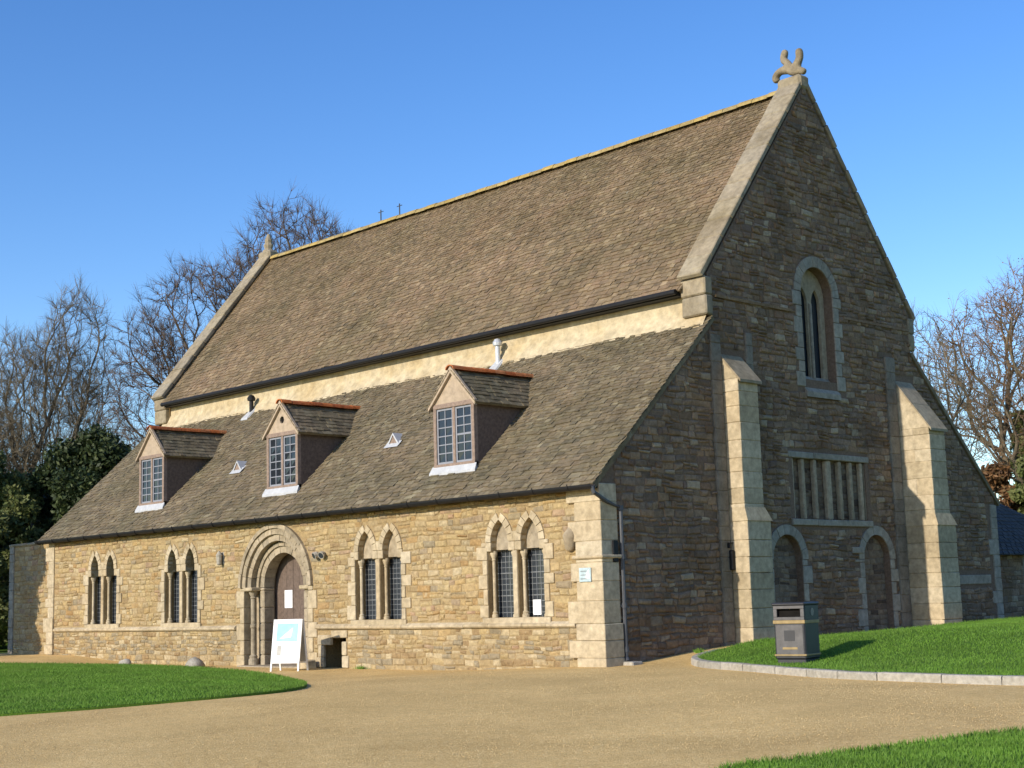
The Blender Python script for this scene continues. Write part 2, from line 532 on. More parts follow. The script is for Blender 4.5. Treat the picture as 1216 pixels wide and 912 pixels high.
# ------------------------------------------------------------------ terrain
def ss(a, b, v):
    t = np.clip((np.asarray(v, float) - a) / (b - a), 0, 1)
    return t * t * (3 - 2 * t)
def g(x, y):
    return (-.13 + .13 * ss(-5, 0, x) + .2 * ss(-16, -21, x) + ss(0, 4, y) * ss(-1.5, 0, x) * .24
            + .12 * ss(4, 14, y) * ss(-1.5, 0, x) - .1 * ss(-4, -14, y))
def sheet(name, xs, ys, zf, mat):
    X, Y = np.meshgrid(xs, ys)
    Z = zf(X, Y)
    m = MB()
    nx, ny = len(xs), len(ys)
    m.v = list(zip(X.ravel().tolist(), Y.ravel().tolist(), Z.ravel().tolist()))
    m.f = [(j * nx + i, j * nx + i + 1, (j + 1) * nx + i + 1, (j + 1) * nx + i) for j in range(ny - 1) for i in range(nx - 1)]
    m.t = [.5] * len(m.f)
    return m.build(name, mat, smooth=True)
far = [-900, -500, -250, -120, -80, -60]
rng_ = list(np.arange(-50, 51, 2.0))
bank = lambda X, Y: g(X, Y) - .07 + 3.2 * ss(34, 48, np.hypot(X + 4, Y + 6)) * ss(-6, 12, Y - X * .35)
ground = tag(sheet('ground', far + rng_ + [-v for v in far[::-1]], far + rng_ + [-v for v in far[::-1]], bank, 'turf'), kind='structure')
gravel = tag(sheet('gravel_forecourt', np.arange(-26, 32.1, .5), np.arange(-40, 17.1, .5),
                   lambda X, Y: g(X, Y) + .006 * np.sin(X * 1.7 + Y * .6) * np.sin(Y * 1.3), 'gravel'), kind='structure')
def catmull(pts, n=8):
    out = []
    k = len(pts)
    for i in range(k):
        p0, p1, p2, p3 = (np.array(pts[(i + j - 1) % k], float) for j in range(4))
        for s in range(n):
            t = s / n
            out.append(.5 * (2 * p1 + (p2 - p0) * t + (2 * p0 - 5 * p1 + 4 * p2 - p3) * t * t + (3 * p1 - p0 - 3 * p2 + p3) * t ** 3))
    return np.array(out)
def in_poly(x, y, P):
    ins = np.zeros(x.shape, bool)
    j = len(P) - 1
    for i in range(len(P)):
        c = ((P[i, 1] > y) != (P[j, 1] > y)) & (x < (P[j, 0] - P[i, 0]) * (y - P[i, 1]) / (P[j, 1] - P[i, 1] + 1e-12) + P[i, 0])
        ins ^= c
        j = i
    return ins
def edge_dist(x, y, P):
    d = np.full(x.shape, 1e9)
    for i in range(len(P)):
        a, b = P[i - 1], P[i]
        ab = b - a
        t = np.clip(((x - a[0]) * ab[0] + (y - a[1]) * ab[1]) / (ab @ ab + 1e-12), 0, 1)
        d = np.minimum(d, np.hypot(x - a[0] - t * ab[0], y - a[1] - t * ab[1]))
    return d
def lawn(name, P, hf, lab, dens, step=.35):
    # surface: boundary ring + inner grid points, triangulated
    from mathutils.geometry import delaunay_2d_cdt
    xs = np.arange(P[:, 0].min(), P[:, 0].max(), step)
    ys = np.arange(P[:, 1].min(), P[:, 1].max(), step)
    X, Y = [a.ravel() for a in np.meshgrid(xs, ys)]
    k = in_poly(X, Y, P)
    X, Y = X[k], Y[k]
    k = edge_dist(X, Y, P) > step * .4
    X, Y = X[k], Y[k]
    co = [Vector(p) for p in P] + [Vector((a, b)) for a, b in zip(X, Y)]
    n = len(P)
    v, e, fcs, *_ = delaunay_2d_cdt(co, [], [list(range(n))], 1, 1e-5)
    V = np.array([(q.x, q.y) for q in v])
    Z = hf(V[:, 0], V[:, 1], edge_dist(V[:, 0], V[:, 1], P))
    m = MB()
    m.add([(a, b, c) for (a, b), c in zip(V, Z)], [tuple(t) for t in fcs], .5)
    zz = hf(P[:, 0], P[:, 1], np.zeros(n))
    m.add([(p[0], p[1], z) for p, z in zip(P, zz)] + [(p[0], p[1], g(p[0], p[1]) - .05) for p in P],
          [(i, (i + 1) % n, (i + 1) % n + n, i + n) for i in range(n)], .5)
    o = tag(m.build(name, 'turf', smooth=True), kind='structure')
    # blades
    area = (P[:, 0].max() - P[:, 0].min()) * (P[:, 1].max() - P[:, 1].min())
    N = int(area * dens)
    x = nrng.uniform(P[:, 0].min(), P[:, 0].max(), N)
    y = nrng.uniform(P[:, 1].min(), P[:, 1].max(), N)
    k = in_poly(x, y, P)
    x, y = x[k], y[k]
    # keep the blades the photograph's view could hold
    d = np.stack([x - CAM.x, y - CAM.y], 1)
    az = np.arctan2(-(d[:, 0]), d[:, 1]) - YAW
    k = (np.abs(az) < .42)
    x, y = x[k], y[k]
    ed = edge_dist(x, y, P)
    z = hf(x, y, ed)
    n = len(x)
    an = nrng.uniform(0, 2 * np.pi, n)
    hgt = nrng.uniform(.018, .042, n) * (1 + .5 * (ed < .12))
    wd = nrng.uniform(.004, .008, n)
    lean = nrng.uniform(.1, .9, n) * hgt
    la = nrng.uniform(0, 2 * np.pi, n)
    A = np.stack([x - np.cos(an) * wd, y - np.sin(an) * wd, z - .004], 1)
    B = np.stack([x + np.cos(an) * wd, y + np.sin(an) * wd, z - .004], 1)
    T = np.stack([x + np.cos(la) * lean, y + np.sin(la) * lean, z + hgt], 1)
    V = np.stack([A, B, T], 1).reshape(-1, 3)
    tint = np.clip(nrng.normal(.45, .22, n) + .15 * np.sin(x * 1.3) * np.sin(y * 1.1 + x * .4), 0, 1)
    gr = fast_mesh('grass', V, 3, tint, 'grass')
    tag(gr, lab, 'grass', kind='stuff')
    return o
PL = catmull([(-18.7, -2.9), (-16.6, -1.1), (-14, -.95), (-12.3, -1.15), (-8.8, -1.95), (-5.3, -3.3), (-2.2, -5.1), (-.75, -6.3), (-.35, -7.4), (-.5, -8.8), (-1.2, -11), (-4, -14), (-11, -16), (-19, -13), (-21.5, -7)])
lawn('lawn', PL, lambda x, y, d: g(x, y) + .035 + .10 * ss(0, 2.5, d), 'mown grass of the rounded lawn in front of the arched door', 1500)
KERB = catmull([(1.05, 2.0), (1.15, 1.35), (1.55, .75), (2.4, .15), (4.1, -.65), (6.1, -1.6), (7.7, -1.95), (9.2, -2.05), (12, -1.8), (15, -.8), (19, 2), (21, 8), (19, 14), (12, 16.5), (5, 16.8), (1.6, 15.8), (1.25, 13), (1.2, 9), (1.0, 6), (.75, 4.2), (.9, 2.9)])
KN = 8 * 13
def lawn_r(x, y, d):
    return g(x, y) + .10 + .22 * ss(0, 4.5, d) * ss(-1, 3, x)
lawn('lawn', KERB, lawn_r, 'mown grass on the kerbed bank beside the gable wall', 1300)
PF = catmull([(11.1, -10.9), (11.3, -9.8), (11.55, -8.6), (12.0, -7.3), (13.5, -5.6), (17, -5), (21, -6.5), (22, -9.5), (19, -12), (15, -12.6), (12.2, -12.3)])
lawn('lawn', PF, lambda x, y, d: g(x, y) + .03 + .06 * ss(0, 1.5, d), 'close grass verge across the gravel from the litter bin', 3000)
# kerb stones
kb = MB()
for i in range(0, KN - 1):
    a, b = KERB[i], KERB[i + 1]
    t = (b - a) / np.linalg.norm(b - a)
    nn = np.array([t[1], -t[0]])
    za, zb = float(g(*a)), float(g(*b))
    hexa(kb, [(*(a + nn * .09), za - .1), (*(b + nn * .09), zb - .1), (*(b - nn * .03), zb - .1), (*(a - nn * .03), za - .1),
              (*(a + nn * .09), za + .06), (*(b + nn * .09), zb + .06), (*(b - nn * .03), zb + .06), (*(a - nn * .03), za + .06)])
kerb = tag(kb.build('kerb', 'kerb'), kind='structure')
cum = np.concatenate([[0], np.cumsum(np.linalg.norm(np.diff(KERB[:KN], axis=0), axis=1))])
s0 = 0.
while s0 < cum[-1] - .5:
    L = rnd.uniform(.75, 1.15)
    e0, e1 = s0 + .008, min(s0 + L - .008, cum[-1])
    k = 3
    P3 = [np.array([np.interp(e0 + (e1 - e0) * q / k, cum, KERB[:KN, j]) for j in (0, 1)]) for q in range(k + 1)]
    m = MB()
    vs, fs = [], []
    dz = rnd.uniform(-.008, .008)
    off = rnd.uniform(-.008, .008)
    for q in range(k + 1):
        t = P3[min(q + 1, k)] - P3[max(q - 1, 0)]
        t = t / np.linalg.norm(t)
        nn = np.array([t[1], -t[0]])
        z = float(g(*P3[q])) + dz
        for o_, zz in ((.115 + off, -.08), (.115 + off, .095), (.10 + off, .115), (-.03 + off, .118), (-.05 + off, -.08)):
            vs.append((*(P3[q] + nn * o_), z + zz))
    for q in range(k):
        for c in range(5):
            c2 = (c + 1) % 5
            fs.append((q * 5 + c, q * 5 + c2, q * 5 + 5 + c2, q * 5 + 5 + c))
    fs += [tuple(range(5)), tuple(range(k * 5, k * 5 + 5))[::-1]]
    m.add(vs, fs).build('kerb_stone', 'kerb', kerb)
    s0 += L
# loose gravel
N = 60000
dist = nrng.uniform(13, 34, N)
az = nrng.uniform(-.36, .36, N) + YAW
x = CAM.x - np.sin(az) * dist
y = CAM.y + np.cos(az) * dist
k = ~(in_poly(x, y, PL) | in_poly(x, y, KERB) | in_poly(x, y, PF)) & ~((x < .05) & (y > -.12)) & (y < 5)
x, y = x[k], y[k]
z = g(x, y)
n = len(x)
sz = nrng.uniform(.004, .009, n)
P0 = np.stack([x, y, z + sz * nrng.uniform(.5, 1.1, n)], 1)
a0 = nrng.uniform(0, 6.28, n)
B = [np.stack([x + np.cos(a0 + q * 2.09) * sz, y + np.sin(a0 + q * 2.09) * sz, z], 1) for q in range(3)]
V = np.stack([P0, B[0], B[1], P0, B[1], B[2], P0, B[2], B[0]], 1).reshape(-1, 3)
tag(fast_mesh('loose_gravel', V, 3, np.repeat(nrng.uniform(0, 1, n), 3), 'pebble'), 'loose tan gravel scattered over the forecourt', 'gravel', kind='stuff')

# ------------------------------------------------------------------ the hall
XW, W = -21.75, 15.0
hall = thing('great_hall', (-10.9, 7.5, -.1), 'medieval stone hall with steep stone slate roof, dormers and tall gable', 'hall')
fwall_excl = []
def ex_rect(L_, a, b, c, d):
    L_.append(lambda x, z: a < x < b and c < z < d)
# --- front windows
ZS = 2.40
ZK = 2.22
AH = lambda wi: (.215, .40) if wi < 2 else (.25, .44)
WINS = [-18.62, -14.55, -6.55, -2.28]
holes = []
for wi, cx in enumerate(WINS):
    for s in (-1, 1):
        holes.append(pointed(cx + s * .43, .92, ZS, AH(wi)[0], .36, AH(wi)[1], zk=ZK))
door_c, door_s = -10.39, 1.72
def semi(cx, z0, zs, rr, n=20):
    return [(cx - rr, z0), (cx + rr, z0)] + [(cx + rr * math.cos(math.pi * i / n), zs + rr * math.sin(math.pi * i / n)) for i in range(n + 1)]
holes.append(semi(door_c, -.22, door_s, 1.36))
hatch = [(-8.68, -.24), (-7.72, -.24), (-7.72, .62), (-8.20, .62), (-8.68, .54)]
holes.append(hatch)
fc = MB()
prism(fc, [(XW, -.35), (-.02, -.35), (-.02, 3.42), (XW, 3.42)], holes, FR, -.7, 0, .5)
front_wall = fc.build('front_wall', 'front_mortar', hall)
def blocks_col(parent, name, mat, z0, z1, rects, hmin=.22, hmax=.36, proud=.0):
    pass
for wi, cx in enumerate(WINS):
    wm = MB()
    # stone sill and set-back heads of the two lights
    chamfer(wm, cx - .95, cx + .95, -.05, .30, .80, .915, .012, .003)
    win = wm.build('window', 'ashlar', hall)
    for s in (-1, 1):
        lc = cx + s * .43
        if wi < 2:
            continue
        wm = MB()
        prism(wm, pointed(lc, 2.25, 2.40, .32, .32, .52), [], FR, -.24, -.14)
        wm.build('head_stone', 'arch_stone', win)
    for s in (-1, 1):
        lc = cx + s * .43
        m = MB()
        box(m, lc - .40, lc + .40, .27, .285, .86, 2.30 if wi > 1 else 2.85)
        m.build('pane', 'glass', win)
        m = MB()
        for i in range(1, 6):
            xx = lc - .36 + .72 * i / 6
            box(m, xx - .006, xx + .006, .258, .2705, .90, 2.30)
        for i in range(1, 13):
            zz = .90 + 1.44 * i / 13
            t_ = .010 if i in (4, 8) else .006
            box(m, lc - .38, lc + .38, .256, .2695, zz - t_, zz + t_)
        m.build('lead_grid', 'cames', win)
        for q in (-1, 1):
            m = MB()
            sx, sy = lc + q * .30, .11
            lathe(m, sx, sy, [(.07, .92), (.07, .97), (.05, .99), (.06, 1.02), (.036, 1.05), (.035, 2.03), (.05, 2.05), (.038, 2.07), (.075, 2.17), (.075, ZK + .01)], 12)
            m.build('shaft', 'ashlar', win, smooth=False)
        m = MB()
        point_vous(win, FR, lc, ZS, AH(wi)[0], AH(wi)[1], .15, -.12, .03, 4, 'ashlar')
        for q in (-1, 1):
            m = MB()
            a, b = sorted((lc + q * AH(wi)[0], lc + q * (.428 if q * s < 0 else .41)))
            chamfer(m, a, b, -.028, .2, ZK + .002, ZS - .004, .012, .002)
            m.build('shoulder_stone', 'ashlar', win)
    # mullion pier and jamb blocks
    m = MB()
    chamfer(m, cx - .065, cx + .065, -.03, .2, .917, ZK - .002, .01, .002)
    m.build('mullion', 'ashlar', win)
    m = MB()
    chamfer(m, cx - .10, cx + .10, -.022, .15, ZS, ZS + .20, .012, .002)
    m.build('springer', 'ashlar', win)
    for s in (-1, 1):
        z = .917
        kk = rnd.randint(0, 1)
        while z < ZS - .06:
            h = min(rnd.uniform(.2, .34), ZS - z)
            if h < .08:
                break
            wd = rnd.uniform(.12, .17) if kk % 2 else rnd.uniform(.22, .34)
            a = cx + s * (.43 + .362)
            x0, x1 = (a, a + wd) if s > 0 else (a - wd, a)
            m = MB()
            chamfer(m, x0, x1, -.032 + rnd.uniform(-.006, .006), .16, z + .004, z + h - .004, .01, .003)
            m.build('jamb_stone', 'ashlar', win)
            ex_rect(fwall_excl, x0 - .008, x1 + .008, z - .002, z + h + .002)
            z += h
            kk += 1
    for s in (-1, 1):
        fwall_excl.append(lambda x, z, lc=cx + s * .43: in_pointed(x, z, lc, .8, ZS, .41, .61))
    ex_rect(fwall_excl, cx - .83, cx + .83, .8, ZS + .12)
# --- doorway
dm = MB()
ringp = [(door_c + 1.40 * math.cos(math.pi * i / 24), door_s + 1.40 * math.sin(math.pi * i / 24)) for i in range(25)] + [(door_c - 1.40, -.25), (door_c + 1.40, -.25)]
ring_hole = semi(door_c, -.24, door_s, .90)
ringp = semi(door_c, -.25, door_s, 1.40, 24)
prism(dm, ringp, [ring_hole], FR, -.62, -.34)
doorway = dm.build('doorway', 'arch_stone', hall)
ring_vous(doorway, FR, door_c, door_s, 1.375, 1.475, -.10, .075, 13, 'arch_stone', 'hood_stone')
ring_vous(doorway, FR, door_c, door_s, 1.235, 1.372, -.16, .03, 15, 'arch_stone')
ring_vous(doorway, FR, door_c, door_s, 1.08, 1.232, -.22, -.035, 15, 'arch_stone')
ring_vous(doorway, FR, door_c, door_s, .96, 1.05, -.336, -.17, 13, 'arch_stone')
ring_vous(doorway, FR, door_c, door_s, .80, .957, -.5, -.215, 11, 'arch_stone')
for s in (-1, 1):
    z, kk = -.2, 0
    while z < door_s - .02:
        h = min(rnd.uniform(.28, .42), door_s - .004 - z)
        m = MB()
        a, b = sorted((door_c + s * .80, door_c + s * .965))
        chamfer(m, a, b, .212, .52, z + .003, z + h - .003, .02, .002)
        m.build('jamb_stone', 'arch_stone', doorway)
        a, b = sorted((door_c + s * 1.30, door_c + s * (1.47 if kk % 2 else 1.62)))
        m = MB()
        chamfer(m, a, b, -.03, .2, z + .003, z + h - .003, .012, .003)
        m.build('jamb_stone', 'ashlar', doorway)
        ex_rect(fwall_excl, a - .008, b + .008, z - .002, z + h + .002)
        z += h
        kk += 1
    m = MB()
    sx = door_c + s * 1.14
    lathe(m, sx, .14, [(.12, -.2), (.12, .02), (.09, .06), (.10, .10), (.062, .14), (.06, .76), (.078, .78), (.078, .84), (.06, .86), (.06, 1.46), (.08, 1.48), (.062, 1.51), (.12, 1.64), (.13, 1.66)], 14)
    m.build('shaft', 'arch_stone', doorway)
    m = MB()
    chamfer(m, sx - .17, sx + .19, -.05, .3, 1.64, 1.73, .02, .003)
    m.build('capital', 'ashlar', doorway)
npl = 7
for i in range(npl):
    x0 = door_c - .92 + 1.84 * i / npl
    x1 = x0 + 1.84 / npl - .008
    pts = [(x0, -.2), (x1, -.2)]
    for t in np.linspace(x1, x0, 5):
        pts.append((float(t), door_s + math.sqrt(max(.02, .93 ** 2 - (t - door_c) ** 2))))
    m = MB()
    prism(m, pts, [], FR, -.66, -.60 + rnd.uniform(-.004, .004))
    m.build('door_plank', 'door_wood', doorway)
m = MB()
tube(m, [(door_c + .72 + .06 * math.cos(t), .575, .95 + .06 * math.sin(t)) for t in np.linspace(0, 6.28, 13)], .01, 6)
m.build('ring_handle', 'iron', doorway)
m = MB()
chamfer(m, door_c - 1.25, door_c + 1.25, -.28, .62, -.26, -.10, .02, .006)
m.build('threshold', 'arch_stone', doorway)
fwall_excl.append(lambda x, z: (x - door_c) ** 2 + (z - door_s) ** 2 < 1.49 ** 2 and z >= door_s or (abs(x - door_c) < 1.47 and z < door_s))
# --- low hatch
m = MB()
prism(m, [(-8.6, -.3), (-7.8, -.3), (-7.8, .62), (-8.6, .62)], [], FR, -.69, -.60)
hat = m.build('low_opening', 'dark', hall)  # black sheet painted for the unlit depth of the opening
for (a, b, c, d) in [(-8.78, -8.51, -.12, .10), (-8.72, -8.51, .108, .37), (-7.85, -7.62, -.12, .14), (-7.84, -7.68, .148, .45), (-8.74, -8.24, .376, .60), (-8.236, -7.66, .53, .70)]:
    m = MB()
    chamfer(m, a, b, -.035, .04, c, d, .014, .006)
    m.build('frame_stone', 'ashlar', hat)
    ex_rect(fwall_excl, a - .008, b + .008, c, d)
ex_rect(fwall_excl, -8.52, -7.85, -.3, .58)
# --- string course
sc = MB()
segs = [(XW + .4, door_c - 1.63), (door_c + 1.63, -.66)]
for a, b in segs:
    box(sc, a, b, -.055, .1, .735, .80)
string = sc.build('string_course', 'ashlar', hall)
for a, b in segs:
    x = a
    while x < b - .1:
        L = rnd.uniform(.55, 1.1)
        x1 = min(x + L, b)
        if b - x1 < .3:
            x1 = b
        m = MB()
        vs = []
        for xx in (x + .004, x1 - .004):
            dz = rnd.uniform(-.005, .005)
            vs += [(xx, .05, .715 + dz), (xx, -.055, .72 + dz), (xx, -.085, .75 + dz), (xx, -.085, .785 + dz), (xx, -.02, .835 + dz), (xx, .05, .84 + dz)]
        m.add(vs, [(i, (i + 1) % 6, (i + 1) % 6 + 6, i + 6) for i in range(6)] + [(0, 1, 2, 3, 4, 5), (11, 10, 9, 8, 7, 6)])
        m.build('string_stone', 'ashlar', string)
        x = x1
ex_rect(fwall_excl, XW, 0, .70, .845)
# --- corner pilasters
def pilaster(x0, x1, y0, y1, zt, mat, longs=0., side=-1):
    cm = MB()
    box(cm, x0 + .015, x1 - .015, y0 + .015, y1, -.3, zt)
    pil = cm.build('corner_pilaster', mat, hall)
    z, kk = -.22, 0
    while z < zt - .03:
        h = min(rnd.uniform(.26, .42), zt - z)
        ext = .035 if z < .72 else 0
        lg = (rnd.uniform(.1, .26) if kk % 2 else 0.) * longs
        m = MB()
        chamfer(m, x0 - ext * .4 - lg, x1 + ext, y0 - ext, y1 + ext * .5, z + .003, z + h - .003, .012, .003)
        m.build('quoin', mat, pil)
        if lg:
            ex_rect(fwall_excl, x0 - lg - .03, x0 + .02, z, z + h)
        z += h
        kk += 1
    return pil
pil = pilaster(-.60, .07, -.07, .40, 3.36, 'ashlar', 1)
m = MB()
chamfer(m, -.66, .12, -.12, .44, 1.97, 2.04, .02, .003)
m.build('moulded_band', 'ashlar', pil)
ex_rect(fwall_excl, -.62, .1, -.4, 3.5)
pilaster(XW - .03, XW + .30, -.04, .4, 3.36, 'ashlar', .8)
ex_rect(fwall_excl, XW - .1, XW + .31, -.4, 3.5)
bad = lambda x, z: not any(e(x, z) for e in fwall_excl)
fst = courses(XW + .02, -.58, -.28, 3.40, bad, .07, .15, .12, .36)
lay(fst, FR, 0., 'front', front_wall, 300, jit=.021, tf=lambda s_: rnd.choice((.0, .1, .3, .6, .9, .9, .7, rnd.random())) if s_[2] < .7 else rnd.random())

# --- near gable
PROF = [(.01, -.35), (W, -.35), (W, 3.40), (11.4, 6.785), (11.45, 7.84), (7.5, 12.83), (3.55, 7.84), (3.6, 6.785), (.01, 3.40)]
def prof_top(y):
    d = min(y, W - y)
    return 3.40 + .94 * d if d < 3.6 else 7.90 + 1.2633 * (d - 3.6)
gex = []
gholes = []
gw = (7.5, 5.9, 7.88, .62)
gholes.append(semi(gw[0], gw[1], gw[2], gw[3], 16))
A1, A2 = (5.83, 1.93, .53), (9.31, 1.93, .55)
for a in (A1, A2):
    gholes.append(semi(a[0], .05, a[1], a[2], 12))
gholes.append([(6.2, 2.78), (9.05, 2.78), (9.05, 4.14), (6.2, 4.14)])
gm = MB()
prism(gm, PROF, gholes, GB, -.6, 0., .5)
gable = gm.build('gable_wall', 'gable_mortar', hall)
# window
m = MB()
bars = [[(y0, gw[1] - .1)] for y0 in ()]
lanc = [pointed(7.53 + s * .25, 6.0, 7.72, .165, .165, .34, 5) for s in (-1, 1)]
prism(m, semi(gw[0], gw[1] - .1, gw[2], gw[3] + .05, 16), lanc, GB, -.29, -.22)
gwin = m.build('gable_window', 'arch_stone', hall)
for s in (-1, 1):
    m = MB()
    box(m, -.34, -.325, 7.53 + s * .25 - .2, 7.53 + s * .25 + .2, 5.95, 8.12)
    m.build('pane', 'dark' if False else 'glass', gwin)
m = MB()
tube(m, [(-.20, 7.53, 5.98), (-.20, 7.53, 7.7)], .04, 10)
m.build('shaft', 'ashlar_shaded', gwin)
m = MB()
hexa(m, [(-.23, 6.84, 5.62), (.07, 6.84, 5.50), (.07, 8.16, 5.50), (-.23, 8.16, 5.62), (-.23, 6.84, 6.02), (.07, 6.84, 5.62), (.07, 8.16, 5.62), (-.23, 8.16, 6.02)])
m.build('sill', 'ashlar_shaded', gwin)
ring_vous(gwin, GB, gw[0], gw[2], .625, .87, -.1, .03, 13, 'ashlar_shaded')
for s in (-1, 1):
    z, kk = 5.72, 0
    while z < gw[2] - .02:
        h = min(rnd.uniform(.24, .38), gw[2] - .004 - z)
        m = MB()
        a, b = sorted((7.5 + s * .625, 7.5 + s * (.84 if kk % 2 else .95)))
        chamfer(m, -.28, .03, a, b, z + .004, z + h - .004, .012, .003)
        m.build('jamb_stone', 'ashlar_shaded', gwin)
        ex_rect(gex, a - .01, b + .01, z, z + h)
        z += h
        kk += 1
ex_rect(gex, 6.85, 8.15, 5.55, 8.0)
gex.append(lambda y, z: (y - 7.5) ** 2 + (z - gw[2]) ** 2 < .88 ** 2 and z > 7.6)
# blocked arches
for (yc, zs, rr) in (A1, A2):
    m = MB()
    prism(m, semi(yc, 0., zs, rr + .1, 12), [], GB, -.3, -.16)
    ba = m.build('blocked_arch', 'gable_mortar', hall)
    inn = lambda y, z: (abs(y - yc) < rr - .01 and z < zs) or (y - yc) ** 2 + (z - zs) ** 2 < (rr - .01) ** 2
    lay(courses(yc - rr, yc + rr, .1, zs + rr, inn, .09, .16, .16, .38), GB, -.16, 'infill', ba, 300, (.006, .02))
    ring_vous(ba, GB, yc, zs, rr + .003, rr + .21, -.15, .03, 9, 'ashlar_shaded')
    for s in (-1, 1):
        z, kk = .12, rnd.randint(0, 1)
        while z < zs - .02:
            h = min(rnd.uniform(.24, .4), zs - .004 - z)
            m = MB()
            a, b = sorted((yc + s * (rr + .003), yc + s * (rr + (.17 if kk % 2 else rnd.uniform(.26, .40)))))
            chamfer(m, -.2, .028, a, b, z + .004, z + h - .004, .012, .004)
            m.build('jamb_stone', 'ashlar_shaded', ba)
            ex_rect(gex, a - .01, b + .01, z, z + h)
            z += h
            kk += 1
    ex_rect(gex, yc - rr - .02, yc + rr + .02, -.3, zs)
    gex.append(lambda y, z, yc=yc, zs=zs, rr=rr: (y - yc) ** 2 + (z - zs) ** 2 < (rr + .22) ** 2 and z > zs - .3)
m = MB()
chamfer(m, -.1, .06, 8.28, 8.72, 2.06, 2.2, .012, .004)
m.build('impost_stone', 'ashlar_shaded', gable)
# blocked mullioned window
m = MB()
prism(m, [(6.1, 2.7), (9.15, 2.7), (9.15, 4.2), (6.1, 4.2)], [], GB, -.25, -.15)
bw = m.build('blocked_window', 'gable_mortar', hall)
lay(courses(6.2, 9.05, 2.78, 4.14, lambda y, z: True, .09, .15, .16, .34), GB, -.15, 'infill', bw, 300, (.006, .02))
for y, hw in ((6.20, .06), (6.63, .055), (7.09, .055), (7.60, .095), (8.06, .055), (8.50, .055), (8.92, .045), (9.09, .045)):
    m = MB()
    chamfer(m, -.14, -.01, y - hw, y + hw, 2.80, 4.12, .025, .003)
    m.build('mullion', 'arch_stone', bw)
for (a, b) in ((6.04, 6.98), (6.99, 8.2), (8.21, 9.18)):
    m = MB()
    chamfer(m, -.2, .035, a, b, 4.125, 4.26, .012, .004)
    m.build('lintel', 'ashlar_shaded', bw)
    m = MB()
    chamfer(m, -.2, .06, a, b, 2.66, 2.795, .012, .004)
    m.build('sill', 'ashlar_shaded', bw)
ex_rect(gex, 6.03, 9.19, 2.65, 4.27)
# flat pilaster strips behind the buttresses, kneelers' level
def buttress(y0, y1, D, zcap0, zcap1, zset, dlow, wlow):
    cm = MB()
    box(cm, -.05, D - .015, y0 + .015, y1 - .015, -.2, zcap0)
    bt = cm.build('buttress', 'ashlar', hall)
    z, kk = -.1, 0
    while z < zcap0 - .03:
        low = z < zset
        top = zset if low else zcap0
        h = rnd.uniform(.27, .40)
        if top - (z + h) < .16:
            h = top - z
        d = D + (dlow if low else 0)
        yb = y1 + (wlow if low else 0)
        if kk % 2 or D < .5:
            cut = [(0.0, d)]
        else:
            cc = d * rnd.uniform(.4, .6)
            cut = [(0., cc - .004), (cc + .004, d)]
        for (a, b) in cut:
            m = MB()
            j = rnd.uniform(-.004, .004)
            chamfer(m, a, b + j, y0 + j, yb + j, z + .004, z + h - .004, .012, .003)
            m.build('ashlar_block', 'ashlar', bt)
        z += h
        kk += 1
    m = MB()                                       # set-off
    d = D + dlow
    hexa(m, [(0, y0 - .02, zset - .02), (d + .03, y0 - .02, zset - .02), (d + .03, y1 + wlow + .03, zset - .02), (0, y1 + wlow + .03, zset - .02),
             (0, y0 - .005, zset + .26), (D + .006, y0 - .005, zset + .26), (D + .006, y1 + .006, zset + .26), (0, y1 + .006, zset + .26)])
    m.build('set_off', 'ashlar', bt)
    m = MB()                                       # sloping cap in two slabs
    hexa(m, [(-.03, y0 - .002, zcap0), (D, y0 - .002, zcap0), (D, y1 + .002, zcap0), (-.03, y1 + .002, zcap0),
             (-.03, y0 - .002, zcap1 - .05), (D, y0 - .002, zcap0 + .01), (D, y1 + .002, zcap0 + .01), (-.03, y1 + .002, zcap1 - .05)])
    m.build('gablet_stone', 'ashlar', bt)
    dirv = Vector((D + .1, 0, zcap0 - zcap1 - .06))
    nseg = 2 if D > .6 else 1
    for i in range(nseg):
        a = Vector((-.02, 0, zcap1 - .04)) + dirv * (i / nseg)
        b = Vector((-.02, 0, zcap1 - .04)) + dirv * ((i + 1) / nseg - .01)
        m = MB()
        pts = []
        for lift in (0, .06):
            for p, yy in ((a, y0 - .02), (b, y0 - .02), (b, y1 + .05), (a, y1 + .05)):
                pts.append((p.x, yy, p.z + lift))
        hexa(m, pts).build('cap_slab', 'coping', bt)
    ex_rect(gex, y0 - .02, y1 + wlow, -.3, zcap1 + .02)
    return bt
def strip(y0, y1, zt):
    cm = MB()
    box(cm, -.05, .05, y0 + .01, y1 - .01, -.2, zt)
    st = cm.build('pilaster_strip', 'strip', hall)
    z = -.05
    while z < zt - .03:
        h = min(rnd.uniform(.28, .42), zt - z)
        m = MB()
        chamfer(m, -.05, .065, y0, y1, z + .004, z + h - .004, .012, .004)
        m.build('ashlar_block', 'strip', st)
        z += h
    ex_rect(gex, y0 - .01, y1 + .01, -.3, zt)
buttress(3.85, 4.52, .43, 5.62, 6.17, 2.72, .05, .13)
strip(3.50, 3.82, 6.55)
strip(4.70, 4.92, 6.7)
buttress(10.58, 11.28, .82, 4.97, 6.17, 2.70, .05, .14)
strip(10.15, 10.55, 6.7)
